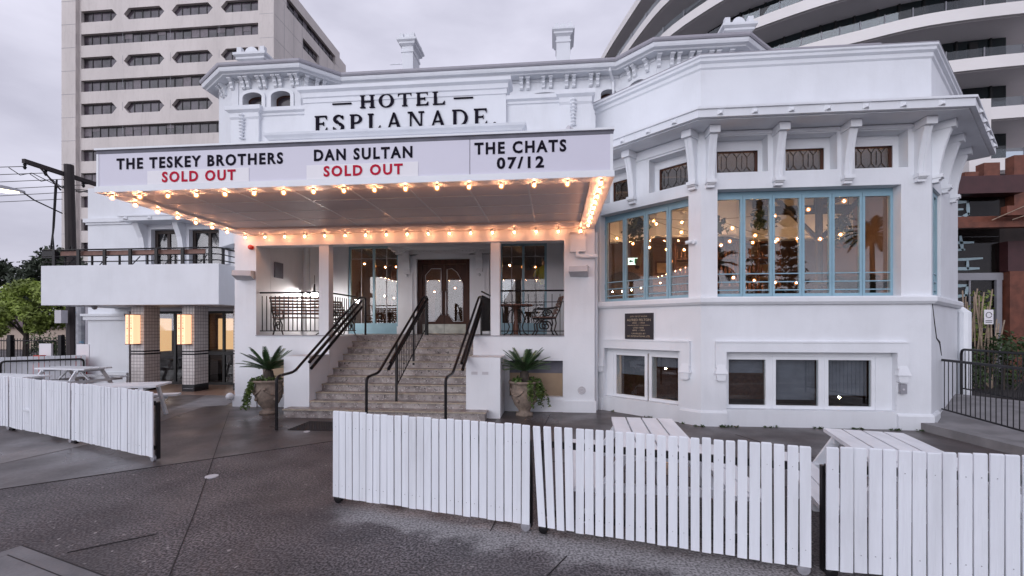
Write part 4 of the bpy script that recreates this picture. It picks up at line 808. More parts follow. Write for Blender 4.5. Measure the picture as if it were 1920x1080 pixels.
def hang_plant(x, y, z, seed, label):
    t = thing('hanging_plant', label, 'plant', (x, y, z)); rng = random.Random(seed); b = MB()
    for k in range(4): b.leaves((x + rng.uniform(-.25, .25), y + rng.uniform(-.2, .2), z + rng.uniform(-.3, .15)), (.3, .25, .3), 90, .07, rng, .2)
    b.build('foliage', 'leaf_int', t, recalc=False); b = MB(); b.tube([(x, y, z + .2), (x, y, 5.3)], .008, 4); b.build('cord', 'black', t)
for k, (x, y, z, l) in enumerate(((2.1, 11.9, 4.7, 'leafy plant hanging high behind the angled bay window'), (3.9, 11.4, 4.5, 'leafy plant hanging behind the corner pillar side of the wide window'), (5.4, 12.4, 4.9, 'leafy plant hanging in the middle of the bay room'), (7.2, 11.9, 4.4, 'leafy plant hanging toward the right side of the bay room'))): hang_plant(x, y, z, 40 + k, l)
for k, (x, z, w, h, l) in enumerate(((4.1, 3.9, .7, .5, 'framed dark picture above the arch on the bay room back wall'), (7.6, 3.6, .9, .7, 'larger framed picture on the bay room back wall'))):
    t = thing('framed_picture', l, 'picture', (x, 17.49, z)); b = MB(); b.box(x - w / 2, 17.44, z, x + w / 2, 17.495, z + h); b.build('frame', 'wood', t); b = MB(); b.box(x - w / 2 + .06, 17.43, z + .06, x + w / 2 - .06, 17.4395, z + h - .06); b.build('canvas', 'beige', t)
def pub_table():
    t = thing('pub_table', 'x', 'table', group='dining tables inside the bay room'); b = MB(); b.lathe([(.36, .72), (.38, .74), (.38, .76), (.36, .77)], n=18); b.build('tabletop', 'wood', t, True)
    b = MB(); b.lathe([(.2, 0), (.2, .03), (.04, .06), (.035, .7), (.1, .72)], n=10); b.build('pedestal', 'iron', t, True); return t
pt = pub_table()
for k, (x, y, l) in enumerate(((3.9, 10.7, 'round dark pub table inside the bay window, left of the brass post'), (5.3, 11.1, 'round dark pub table behind the middle of the wide blue window'), (2.5, 12.0, 'round dark pub table behind the angled blue window'))): place(pt, (x, y, 2.05), 0, l, k == 0)

#@@LIGHTS
# ------------------------------------------------------------------ marquee
MQ = thing('marquee_canopy', 'wide white theatre marquee with event lettering and rows of lit bulbs', 'marquee', (-3.3, 6.75, 4.1))
x0, x1, yf, yb, zb, zt = -7.48, 0.84, 6.75, 10.29, 4.12, 4.83
b = MB(); b.box(x0, yf + .04, zb + .10, x1, yf + .20, zt - .08); b.box(x0, yf + .201, zb + .10, x0 + .14, yb, zt - .08); b.box(x1 - .14, yf + .201, zb + .10, x1, yb, zt - .08); b.box(x0 - .03, yf, zb, x1 + .03, yf + .24, zb + .099); b.box(x0 - .03, yf + .241, zb, x0 + .30, yb, zb + .099); b.box(x1 - .30, yf + .241, zb, x1 + .03, yb, zb + .099)
b.box(x0 - .03, yf - .01, zt - .02, x1 + .03, yb, zt + .01); b.box(x0 - .01, yf + .012, zb + .099, x0 + .03, yf + .04, zt - .08); b.box(x1 - .03, yf + .012, zb + .099, x1 + .01, yf + .04, zt - .08)
b.build('canopy_frame', 'white2', MQ)
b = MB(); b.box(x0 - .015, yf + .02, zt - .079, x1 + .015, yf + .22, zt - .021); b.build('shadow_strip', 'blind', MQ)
b = MB(); b.box(x0 + .03, yf + .02, zb + .10, -1.287, yf + .039, zt - .081); b.box(-1.273, yf + .02, zb + .10, x1 - .03, yf + .039, zt - .081); fp = b.build('sign_board', 'fascia', MQ)
b = MB(); b.box(-1.286, yf + .03, zb + .10, -1.274, yf + .0385, zt - .082); b.build('board_seam', 'gutter', fp)
b = MB(); b.box(-6.58, yf + .013, 4.225, -4.83, yf + .0195, 4.445); b.box(-3.87, yf + .013, 4.225, -2.08, yf + .0195, 4.445); b.build('notice_strip', 'strip', fp)
yt = yf + .0195
b = MB()
for w, x, z, wd, h, m, yy in (('THE TESKEY BROTHERS', -7.13, 4.485, 2.87, .185, 'ink', yt), ('DAN SULTAN', -3.75, 4.505, 1.58, .185, 'ink', yt), ('THE CHATS', -1.21, 4.515, 1.38, .185, 'ink', yt), ('07/12', -.87, 4.285, .71, .18, 'ink', yt), ('SOLD OUT', -6.32, 4.25, 1.27, .175, 'redink', yf + .0125), ('SOLD OUT', -3.59, 4.255, 1.27, .17, 'redink', yf + .0125)):
    b.text(w, x, z, wd, h, yy, .006, 1.25, .035); b.build('lettering', m, fp); b = MB()
b = MB(); nx, ny = 8, 4; xa, xb, ya, yc = x0 + .30, x1 - .30, yf + .24, 9.62
for i in range(nx):
    for j in range(ny): b.box(xa + (xb - xa) * i / nx + .004, ya + (yc - ya) * j / ny + .004, zb + .035, xa + (xb - xa) * (i + 1) / nx - .004, ya + (yc - ya) * (j + 1) / ny - .004, zb + .055)
b.build('soffit_panel', 'soffit', MQ)
b = MB()
for i in range(1, nx): x = xa + (xb - xa) * i / nx; b.box(x - .014, ya, zb + .028, x + .014, yc, zb + .0349)
for j in range(1, ny): y = ya + (yc - ya) * j / ny; b.box(xa, y - .014, zb + .0285, xb, y + .014, zb + .0345)
b.build('cover_strip', 'white2', MQ)
b = MB(); b.box(xa, ya, zb + .056, xb, yb, zb + .07); b.box(xa, yc + .002, zb - .0, xb, yc + .10, zb + .05); b.box(xa, yc + .104, zb + .02, xb, yb, zb + .05); b.build('soffit_backing', 'soffit', MQ)
proto = bulb_mesh(0.042, 'bulb'); cap = MB().lathe([(.02, .02), (.022, .10)], n=8).build('socket', 'white2', proto, True); first = True
def mbulb(x, y, z):
    global first
    o = proto if first else copy_tree(proto); first = False
    o.parent = MQ; o.location = Vector((x, y, z)) - LOC[MQ.name]
nf = 17
for k in range(nf): mbulb(-7.33 + k * (8.02 / (nf - 1)), 6.88, 4.065)
for k in range(nf): mbulb(-7.33 + k * (7.9 / (nf - 1)), 10.14, 4.05)
for k in range(1, 7): mbulb(-7.36, 6.88 + k * .45, 4.065)
for k in range(1, 9): mbulb(0.70, 6.88 + k * .35, 4.065)

# festoon strings indoors
def festoon(pts, n, label, sag=0.35, r=0.052):
    a, c = Vector(pts[0]), Vector(pts[1]); f = thing('festoon_lights', label, 'string lights', tuple(a), group='festoon strings inside the hotel')
    def P(t): return a.lerp(c, t) - Vector((0, 0, sag * 4 * t * (1 - t)))
    q = MB(); q.tube([P(k / 14) for k in range(15)], .006, 4); q.build('cable', 'black', f)
    src = None
    for k in range(n):
        p = P((k + .5) / n) - a - Vector((0, 0, .06))
        o = bulb_mesh(r, 'bulbin') if src is None else copy_tree(src)
        src = src or o; o.parent = f; o.location = p
festoon([(1.6, 12.5, 5.0), (7.5, 10.6, 5.1)], 9, 'string of warm bulbs nearest the wide blue windows of the bay room', .45)
festoon([(1.5, 11.2, 4.9), (8.2, 13.5, 4.9)], 10, 'string of warm bulbs crossing diagonally behind the angled blue window', .7)
festoon([(2.0, 15.0, 5.0), (8.5, 14.6, 5.0)], 10, 'string of warm bulbs deep in the bay room in front of the beams', .6)
festoon([(1.6, 16.9, 3.3), (4.6, 16.6, 3.9)], 9, 'low string of bulbs near the dark arch in the bay room', .2, .026)
festoon([(3.2, 10.6, 4.6), (7.9, 12.2, 4.6)], 8, 'string of warm bulbs hanging lower across the wide blue window', .55)
festoon([(2.9, 12.8, 3.9), (7.9, 13.0, 3.3)], 9, 'string of warm bulbs looped in front of the tall bar shelf', .35)
festoon([(1.6, 13.6, 4.7), (4.6, 12.4, 4.2)], 7, 'short string of warm bulbs behind the angled blue window', .3)
festoon([(-6.9, 15.5, 4.3), (-3.9, 14.6, 4.4)], 7, 'string of warm bulbs behind the left porch window', .3)
festoon([(-6.5, 18.5, 3.6), (-2.5, 18.0, 4.2)], 9, 'string of bulbs far behind the entrance doors', .4)
festoon([(-2.6, 15.0, 4.4), (0.4, 16.0, 4.3)], 7, 'string of warm bulbs behind the right porch window', .3)
festoon([(-6.0, 14.3, 3.2), (-4.6, 14.8, 3.0)], 5, 'short low string of bulbs above the tables behind the left porch window', .15, .026)
def lampdot(x, y, z, label, r=.05, m='bulbin'):
    f = thing('pendant_lamp', label, 'lamp', (x, y, z)); b = MB(); b.ball((0, 0, 0), r, 8); b.build('light_bulb', m, f, True, True); b = MB(); b.lathe([(.02, .3), (.03, .1), (r * 2.2, .03), (r * 2.1, .025), (.02, .09)], n=14); b.build('shade', 'iron', f, True); b = MB(); b.tube([(0, 0, .3), (0, 0, .55)], .006, 4); b.build('cord', 'black', f, True)
lampdot(2.50, 10.55, .98, 'small warm lamp hanging in the basement bar window', .02)
lampdot(6.05, 10.3, .42, 'warm lamp in the basement behind the charcoal blinds', .02)
lampdot(-6.8, 12.3, 2.85, 'pendant lamp hanging in the left end of the porch', .085, 'porchlamp')
ex = thing('exit_sign', 'small lit green and white exit sign inside the angled bay window', 'exit sign', (2.3, 14.2, 3.9)); b = MB(); b.box(2.1, 14.2, 3.85, 2.55, 14.25, 4.05); b.build('light_panel', 'exit', ex)
M['exitgreen'] = mat('exit green', (0.01, 0.25, 0.12), .5)
b = MB(); b.box(2.13, 14.19, 3.87, 2.24, 14.198, 4.03); b.box(2.27, 14.19, 3.93, 2.4, 14.198, 3.97); b.prism([(2.27, 3.95), (2.33, 4.01), (2.33, 3.89)], 14.19, 14.1985); b.box(2.43, 14.19, 3.87, 2.52, 14.198, 4.03); b.build('symbol', 'exitgreen', ex)
b = MB(); b.tube([(2.33, 14.22, 4.05), (2.33, 14.22, 5.4)], .012, 5); b.build('hanger', 'black', ex)

#@@STAIRS
# ------------------------------------------------------------------ steps
ST = thing('entrance_steps', 'broad worn stone steps rising to the porch', 'steps', (-3.6, 9.2, 0)); rs, rn, ys = .1555, .26, 9.45
b = MB(); b.box(-5.72, 9.12, 0, -1.42, 9.46, .15)
for k in range(1, 11): b.box(-5.33 + .004 * (k % 2), ys + rn * (k - 1), 0 if k < 2 else rs * k - .25, -1.87 - .004 * (k % 2), ys + rn * k + .05, rs * (k + 1) - .032 if k < 10 else 1.68)
b.build('riser', 'stone', ST)
b = MB(); b.box(-5.75, 9.09, .151, -1.39, 9.47, .182)
for k in range(1, 11): b.box(-5.33, ys + rn * (k - 1) - .025, rs * (k + 1) - .031 if k < 10 else 1.681, -1.87, ys + rn * k - .026 + (0.02 if k < 10 else .2), rs * (k + 1) - .002 if k < 10 else 1.708)
b.build('tread', 'stone', ST)
b = MB()
for k in range(1, 10): b.box(-5.325, ys + rn * (k - 1) - .029, rs * (k + 1) - .026, -1.875, ys + rn * (k - 1) + .03, rs * (k + 1) + .0015)
b.box(-5.74, 9.085, .16, -1.4, 9.13, .186); b.build('nosing', 'nosing', ST)
b = MB(); b.box(-5.92, 9.43, 0, -5.335, 10.29, 1.28); b.build('newel_pedestal', 'white', ST); b = MB(); b.box(-1.865, 9.43, 0, -1.14, 10.29, 1.28); b.build('newel_pedestal', 'white', ST)
b = MB(); b.prismx([(10.3, 1.2), (10.95, 1.2), (11.9, 1.70), (10.3, 1.70)], -1.93, -1.871) if False else None
b.box(-1.75, 9.42, .92, -1.62, 9.429, .98); b.box(-1.52, 9.42, .92, -1.39, 9.429, .98); b.box(-5.7, 9.42, .95, -5.6, 9.429, 1.0); b.build('light_switch', 'ltgrey', ST)

def smoothp(pts, n=5):
    P = [Vector(p) for p in pts]; o = [P[0]]
    for a, c, d in zip(P, P[1:], P[2:]):
        r = min(.12, (c - a).length * .45, (d - c).length * .45); s = c + (a - c).normalized() * r; e_ = c + (d - c).normalized() * r
        for k in range(n + 1): t = k / n; o.append(s * (1 - t) ** 2 + c * 2 * t * (1 - t) + e_ * t ** 2)
    return o + [P[-1]]
def handrail(x, label, mid):
    h = thing('stair_handrail', label, 'handrail', (x, 8.0, 0), group='black handrails on the entrance steps')
    top = [(x, 7.98, 0), (x, 7.98, 1.0), (x, 8.55, 1.03), (x, 11.55, 2.70), (x, 11.95, 2.74), (x, 11.95, 1.71)]
    b = MB(); b.tube(smoothp(top), .027, 8); b.build('rail', 'black', h)
    b = MB(); s = (2.70 - 1.03) / 3.0
    for dx, y0, dz in ((.09, 8.95, -.06), (.03 if mid else .1, 9.0, -.22)):
        p = lambda y: (x + dx, y, 1.03 + (y - 8.55) * s + dz)
        b.tube([p(y0), p(11.5)], .035, 8)
    b.build('grip_rail', 'black', h)
    if mid:
        b = MB()
        for y in (9.55, 10.75, 11.8): b.box(x - .022, y - .022, .18 if y < 10 else (1.0 if y < 11 else 1.71), x + .022, y + .022, 1.03 + (min(y, 11.55) - 8.55) * s)
        b.build('post', 'black', h); b = MB()
        for k in range(19): y = 9.65 + k * .115; z = 1.03 + (y - 8.55) * s; b.tube([(x, y, z - .95), (x, y, z - .2)], .008, 5)
        b.tube([(x, 9.55, 1.03 + 1.0 * s - .95), (x, 11.8, 1.03 + 3.25 * s - .95)], .014, 5); b.build('baluster', 'black', h)
    else:
        b = MB()
        for y in (9.6, 10.9): z = 1.03 + (y - 8.55) * s - .22; b.tube([(x + .1, y, z), (x + .02, y, z - .1), (x + (-.2 if x < -3 else .04), y, z - .12)], .018, 6)
        b.build('bracket', 'black', h)
handrail(-5.15, 'black steel handrail beside the left white pedestal of the steps', False)
handrail(-3.42, 'black handrail with balusters running up the middle of the steps', True)
handrail(-1.95, 'black steel handrail beside the right white pedestal of the steps', False)
def balus(pts, label, n, z0=1.73):
    a, c = Vector(pts[0]), Vector(pts[1]); h = thing('porch_railing', label, 'railing', (a.x, a.y, z0), group='black railings round the porch')
    b = MB(); A = a.to_3d(); C_ = c.to_3d(); up = lambda v, z: (v.x, v.y, z)
    b.tube([up(A, 2.76), up(C_, 2.76)], .02, 6); b.tube([up(A, 1.83), up(C_, 1.83)], .012, 5); b.tube([up(A, 2.50), up(C_, 2.50)], .009, 5) if n < 10 else None; b.build('rail', 'black', h); b = MB()
    for k in range(n): p = A.lerp(C_, (k + .5) / n); b.tube([up(p, 1.83 if n > 9 else z0), up(p, 2.68)], .013 if n > 9 else .008, 5)
    b.build('baluster', 'black', h)
balus(((-7.17, 10.45), (-5.6, 10.45)), 'black porch railing between the left pier and the first white post', 14)
balus(((-5.48, 10.6), (-5.45, 12.0)), 'black porch railing along the left side of the stair opening', 12)
balus(((-1.25, 10.45), (0.21, 10.45)), 'black porch railing between the right white post and the right pier', 8)
balus(((-1.72, 10.6), (-1.72, 12.0)), 'black porch railing along the right side of the stair opening', 12)

#@@OBJECTS
# ------------------------------------------------------------------ porch furniture
def iron_end(b, y):
    S_ = lambda pts: b.tube([(x, y, z) for x, z in pts], .018, 6)
    S_([(-.28, 0), (-.2, .12), (-.22, .28), (-.1, .40)]); S_([(.28, 0), (.2, .14), (.24, .3), (.22, .42), (.32, .62), (.4, .92)]); S_([(-.25, .42), (0, .41), (.24, .42)])
    S_([(-.26, .42), (-.28, .56), (-.2, .66), (0, .65), (.28, .68)]); S_([(x * .13, .24 + z * .13) for x, z in [(math.cos(t * .7) * (1 - t * .06), math.sin(t * .7) * (1 - t * .06)) for t in range(13)]]); S_([(x * .09 + .05, .54 + z * .09) for x, z in [(math.cos(t * .8) * (1 - t * .06), math.sin(t * .8) * (1 - t * .06)) for t in range(11)]])
def seatset(name, label, cat, L_, loc, rz, group=None):
    t = thing(name, label, cat, (0, 0, 0), 0, group)
    for y in (-L_ / 2, L_ / 2): b = MB(); iron_end(b, y); b.build('end_frame', 'iron', t, True)
    b = MB()
    for k in range(6): b.box(-.27 + k * .09, -L_ / 2 - .03, .435, -.20 + k * .09, L_ / 2 + .03, .46)
    b.build('seat', 'slat', t, True); b = MB()
    for k in range(6): x, z = .24 + k * .032, .52 + k * .075; b.box(x - .012, -L_ / 2 - .03, z, x + .012, L_ / 2 + .03, z + .055)
    b.build('backrest', 'slat', t, True); t.location = loc; t.rotation_euler = (0, 0, rz); return t
seatset('garden_bench', 'cast iron bench with red brown slats against the left porch railing', 'bench', 1.25, (-6.35, 10.95, 1.71), R(-82))
seatset('garden_chair', 'ornate black iron armchair beside the right porch pier', 'chair', .5, (-0.25, 11.0, 1.71), R(10))
seatset('garden_chair', 'iron and slat chair behind the left porch post', 'chair', .5, (-5.9, 12.1, 1.71), R(150))
def ptable(label, loc, r=.42):
    t = thing('porch_table', label, 'table', loc); b = MB(); b.lathe([(r - .01, .72), (r, .73), (r, .755), (r - .02, .76)], n=22); b.build('tabletop', 'slat', t, True)
    b = MB(); b.lathe([(.06, .03), (.07, .2), (.04, .4), (.05, .6), (.12, .72)], n=10); b.build('pedestal', 'slat', t, True)
    for k in range(4): a = k * math.pi / 2 + .5; b = MB(); b.tube([(math.cos(a) * q, math.sin(a) * q, z) for q, z in ((.05, .66), (.16, .6), (.24, .42), (.17, .22), (.22, .08), (.33, .01))], .016, 6); b.build('leg', 'iron', t, True)
ptable('round timber topped table with curled iron legs on the right of the porch', (-0.95, 11.05, 1.71)); ptable('dark round table behind the slatted bench on the porch', (-5.95, 11.5, 1.71), .34)
b = thing('stepladder', 'stepladder standing inside behind the right porch window', 'ladder', (-.35, 15.3, 1.7)); q = MB()
for s in (-1, 1): q.tube([(-.35 + s * .22, 15.1, 1.7), (-.35 + s * .17, 15.3, 2.75)], .02, 5); q.tube([(-.35 + s * .24, 15.7, 1.7), (-.35 + s * .17, 15.33, 2.75)], .018, 5)
for k in range(4): q.box(-.55, 15.1 + k * .045, 1.95 + k * .25, -.15, 15.24 + k * .045, 1.97 + k * .25)
q.build('ladder_frame', 'ltgrey', b)
# person on the ladder
def person():
    t = thing('person', 'person in a yellow safety shirt standing behind the right porch window', 'person', (-.35, 15.2, 2.47))
    me = bpy.data.meshes.new('body'); V_ = [(0, 0, .95), (0, 0, 1.15), (0, 0, 1.38), (0, 0, 1.50), (0, -.02, 1.62), (0, -.02, 1.72), (-.19, 0, 1.40), (-.30, -.05, 1.15), (-.26, -.22, .98), (-.25, -.30, .93), (.19, 0, 1.40), (.27, -.08, 1.65), (.24, -.16, 1.88), (.23, -.19, 1.96), (-.10, 0, .88), (-.11, -.01, .48), (-.11, 0, .07), (-.11, -.14, .03), (.10, 0, .88), (.11, -.01, .48), (.11, 0, .07), (.11, -.14, .03)]
    E_ = [(0, 1), (1, 2), (2, 3), (3, 4), (4, 5), (2, 6), (6, 7), (7, 8), (8, 9), (2, 10), (10, 11), (11, 12), (12, 13), (0, 14), (14, 15), (15, 16), (16, 17), (0, 18), (18, 19), (19, 20), (20, 21)]
    rad = [.14, .13, .15, .055, .085, .06, .065, .045, .032, .03, .065, .045, .032, .03, .09, .06, .04, .035, .09, .06, .04, .035]
    me.from_pydata(V_, E_, []); o = bpy.data.objects.new('body', me); COL.objects.link(o); o.parent = t
    o.modifiers.new('skin', 'SKIN'); o.modifiers.new('sub', 'SUBSURF').render_levels = 1
    for v, r_ in zip(me.skin_vertices[0].data, rad): v.radius = (r_, r_ * .85)
    me.skin_vertices[0].data[0].use_root = True; me.materials.append(M['skin'])
    q = MB(); q.loft([[(a * w, c * d - .0, z) for a, c in ((1, 0), (.7, .7), (0, 1), (-.7, .7), (-1, 0), (-.7, -.7), (0, -1), (.7, -.7))] for w, d, z in ((.20, .15, .88), (.19, .14, 1.1), (.22, .16, 1.35), (.17, .11, 1.46), (.07, .07, 1.52))]); q.tube([(-.16, 0, 1.42), (-.26, -.02, 1.28), (-.31, -.05, 1.14)], [.09, .08, .065], 8); q.tube([(.16, 0, 1.42), (.24, -.04, 1.54), (.28, -.09, 1.66)], [.09, .08, .065], 8); q.build('shirt', 'hivis', t, True, True)
    q = MB()
    for s in (-1, 1): q.tube([(s * .09, 0, .95), (s * .11, -.01, .5), (s * .11, 0, .08)], [.12, .085, .07], 8)
    q.build('trousers', 'navy', t, True, True); q = MB(); q.loft([[(math.cos(k * .785) * r_, -.02 + math.sin(k * .785) * r_ * 1.1 + .015, z) for k in range(8)] for r_, z in ((.095, 1.66), (.098, 1.72), (.07, 1.79), (.02, 1.81))]); q.build('hair', 'intdark', t, True, True)
    q = MB(); q.ball((0, -.115, 1.63), .016, 4); q.ball((-.035, -.10, 1.66), .010, 4); q.ball((.035, -.10, 1.66), .010, 4); q.box(-.03, -.105, 1.575, .03, -.095, 1.585); q.build('face', 'slat', t, True)
person()

# ------------------------------------------------------------------ fittings on the walls
def plain(name, label, cat, b, m, group=None): return tag(b.build(name, m), label, cat, group)
for x, rz, l in ((-7.42, R(18), 'wedge shaped white speaker on the left porch pier'), (0.55, R(-8), 'wedge shaped grey speaker on the right porch pier')):
    t = thing('wall_speaker', l, 'speaker', (x, 10.3, 3.15), rz, 'wedge speakers on the porch piers'); b = MB(); b.prismx([(-.02, -.1), (-.36, -.02), (-.34, .1), (-.02, .13)], -.2, .2); b.build('cabinet', 'ltgrey', t, True); b = MB(); b.tube([(0, -.02, .05), (.0, .04, .05)], .02, 6); b.tube([(.1, -.02, .12), (.18, 0, .16), (.22, 0, .1)], .006, 4); b.build('bracket', 'grey', t, True)
t = thing('alarm_siren', 'red round fire alarm siren near the top of the left porch pier', 'alarm', (-7.28, 10.3, 3.84)); b = MB(Matrix.Translation((-7.28, 10.3, 3.84)) @ Matrix.Rotation(R(90), 4, 'X')); b.lathe([(.03, 0), (.055, 0), (.06, .05), (.05, .08), (.02, .09)], n=14); b.build('housing', 'rust', t)
t = thing('junction_box', 'white metal electrical box high on the right porch pier', 'electrical box', (.52, 10.3, 3.62)); b = MB(); b.box(.34, 10.16, 3.60, .68, 10.299, 4.02); b.build('housing', 'white2', t); b = MB(); b.box(.33, 10.15, 3.98, .69, 10.299, 4.035); b.build('lid', 'ltgrey', t)
b = MB(); b.tube([(.5, 10.2, 3.6), (.5, 10.2, 3.52), (.6, 10.2, 3.5), (.93, 10.2, 3.5)], .045, 8); b.build('conduit', 'white2', t)
plain('downpipe', 'white downpipe between the right porch pier and the bay room', 'pipe', MB().tube([(.95, 10.62, 0), (.95, 10.62, 4.1)], .04, 8), 'white2')
plain('downpipe', 'thick white capped pipe at the far right corner of the bay room', 'pipe', MB().tube([(9.33, 11.3, 0.2), (9.33, 11.3, 2.25), (9.28, 11.4, 2.33), (9.1, 11.6, 2.33)], .12, 10), 'white2')
plain('wall_vent', 'small round vent low on the right porch pier', 'vent', MB(Matrix.Translation((.6, 10.299, .5)) @ Matrix.Rotation(R(90), 4, 'X')).lathe([(.09, 0), (.09, .015), (.075, .018), (.07, .008), (.05, .008), (.048, .018), (.03, .018), (.028, .008)], n=20), 'ltgrey')
b = MB(Matrix.Translation((-7.75, 10.3, .2)) @ Matrix.Rotation(R(180), 4, 'Z')); b.ball((0.05, .06, 0.05), .09, 8); plain('pipe_cap', 'round white pipe cap at the foot of the left porch pier', 'pipe cap', b, 'white2')
# plaque
pl = thing('memorial_plaque', 'black square memorial plaque with gold lettering on the angled bay wall', 'plaque', (1.55, 10.2, 1.66)); b = MB(FL); b.box(ls(1.70), -.03, 1.66, ls(1.01), -.001, 2.22); b.build('plate', 'plaque', pl)
b = MB(FL); xc = ls(1.355)
for s, z, w, h in (('CITY OF ST KILDA', 2.135, .42, .03), ('ALFRED FELTON', 2.05, .58, .05), ('1831 - 1904', 1.995, .3, .03), ('PHILANTHROPIST, CONNOISSEUR', 1.945, .54, .022), ('LIVED HERE', 1.89, .26, .03), ('1892 - 1904', 1.835, .3, .03), ('UNVEILED BY', 1.765, .34, .03), ('DIC INTERNATIONAL LTD.', 1.705, .56, .035)): b.text(s, xc - w / 2, z, w, h, -.031, .003)
b.build('lettering', 'gold', pl)
t = thing('security_camera', 'small white security camera on the corner pillar of the bay room', 'camera', (2.7, 9.2, 3.6)); b = MB(FL); xx = ls(.13); b.lathe([(.05, 0)], n=8) if False else None; b.tube([(xx, 0, 3.58), (xx, -.07, 3.58)], [.05, .045], 10); b.tube([(xx - .02, -.07, 3.59), (xx - .12, -.13, 3.57)], [.035, .035], 10); b.build('housing', 'white2', t)
t = thing('key_safe', 'small grey key safe under the right end of the basement window hood', 'key safe', (6.43, 9.1, .7)); b = MB(); b.box(6.38, 9.04, .68, 6.49, 9.099, .86); b.build('housing', 'grey', t); b = MB(); b.tube([(6.43, 9.03, .76), (6.43, 9.04, .76)], .02, 8); b.build('dial', 'ltgrey', t)
plain('dome_camera', 'small dark dome camera under the balcony', 'camera', MB().lathe([(.03, -.1), (.06, -.07), (.07, -.03), (.08, -.02), (.08, 0)], (-13.9, 12.5, 2.56), 12), 'grey')
plain('security_light', 'small camera on top of the marquee at its right end', 'camera', MB().tube([(.35, 7.2, 4.84), (.35, 7.2, 4.95), (.2, 7.0, 4.97)], .04, 8), 'ltgrey')

# ------------------------------------------------------------------ urns and plants
def frond(b, rng, az, el, L_, droop, wl, hw=.008):
    d = Vector((math.cos(az), math.sin(az), 0)); pts = []; n = 14; p = Vector((0, 0, 0)); a = el
    for k in range(n + 1): pts.append(p.copy()); p = p + (d * math.cos(a) + Vector((0, 0, math.sin(a)))) * (L_ / n); a -= droop / n
    b.tube(pts, [.008 * (1 - .7 * k / n) for k in range(n + 1)], 4); side = Vector((-d.y, d.x, 0))
    m_ = n * (4 if hw < .007 else 3)
    for k in range(1, m_):
        t = k / m_; i = min(n - 1, int(t * n)); f = t * n - i; c = pts[i].lerp(pts[i + 1], f); tang = (pts[i + 1] - pts[i]).normalized(); up = side.cross(tang)
        w = wl * (math.sin(math.pi * min(1, max(.02, t * .97 - .06 if hw > .008 and wl < .2 else t * 1.05 + .12))) ** .6)
        for s in (-1, 1):
            q = (side * s * .70 + tang * .75 + up * .22).normalized(); tip = c + q * w; h = tang * hw
            b.face([c - h, c + h, tip + h * .3, tip - h * .3])
def planter(loc, lab_urn, lab_c, lab_v, seed, vine_side):
    rng = random.Random(seed); u = thing('stone_urn', lab_urn, 'urn', loc)
    b = MB(); b.lathe([(.19, 0), (.19, .05), (.12, .09), (.14, .14), (.22, .24), (.28, .40), (.295, .55), (.275, .65), (.30, .69), (.345, .72), (.345, .755), (.30, .755), (.28, .68), (.01, .68)], n=28); b.build('bowl', 'urn', u, True, True)
    b = MB()
    for k in range(4):
        a0 = k * math.pi / 2 + .3; b.tube([(math.cos(a0 + t * .13) * .298, math.sin(a0 + t * .13) * .298, .56 - .11 * math.sin(math.pi * t / 10)) for t in range(11)], [.012 + .012 * math.sin(math.pi * t / 10) for t in range(11)], 6); b.ball((math.cos(a0) * .3, math.sin(a0) * .3, .565), .035, 6); b.ball((math.cos(a0 + .78) * .275, math.sin(a0 + .78) * .275, .34), .04, 6)
    b.build('garland', 'urn', u, True, True)
    c = thing('cycad_plant', lab_c, 'plant', (loc[0], loc[1], loc[2] + .68)); b = MB(); b.lathe([(.10, 0), (.115, .08), (.10, .2), (.085, .27), (.03, .3)], n=10); b.build('trunk', 'bark', c, True)
    for k in range(40):
        b = MB(); ring = k % 3; frond(b, rng, k * 2.4 + rng.random() * .3, R([30, 44, 62][ring] + rng.uniform(-9, 9)), .64 * rng.uniform(.88, 1.08), R([30, 30, 22][ring]), .105, .0085); o = b.build('frond', 'cycad', c, True); o.location = (0, 0, .27)
    v = thing('trailing_vine', lab_v, 'plant', (loc[0], loc[1], loc[2] + .7)); b = MB()
    for k in range(9): b.leaves((rng.uniform(-.22, .22), rng.uniform(-.22, .2), .06), (.12, .12, .08), 34, .032, rng)
    for k in range(15):
        a = rng.uniform(-.8, .9) + (math.pi if vine_side < 0 else 0) - .4 * vine_side; q = Vector((math.cos(a) * .33, math.sin(a) * .33, .06)); n = rng.randint(5, 14)
        for j in range(n): b.leaves(tuple(q), (.05, .05, .04), 9, .028, rng, .2); q = q + Vector((math.cos(a) * .012 * vine_side * 0, 0, -.045)) + Vector((rng.uniform(-.02, .02), rng.uniform(-.02, .02), 0)) + Vector((math.cos(a), math.sin(a), 0)) * .012
    b.build('foliage', 'ivy', v, True, recalc=False)
planter((-6.35, 9.55, 0), 'large weathered stone urn with garlands left of the steps', 'dark green cycad growing in the urn left of the steps', 'green vine spilling over the left side of the left urn', 4, -1)
planter((-0.66, 9.85, 0), 'weathered stone urn with garlands right of the steps', 'dark green cycad growing in the urn right of the steps', 'green vine trailing down the right side of the right urn', 9, 1)

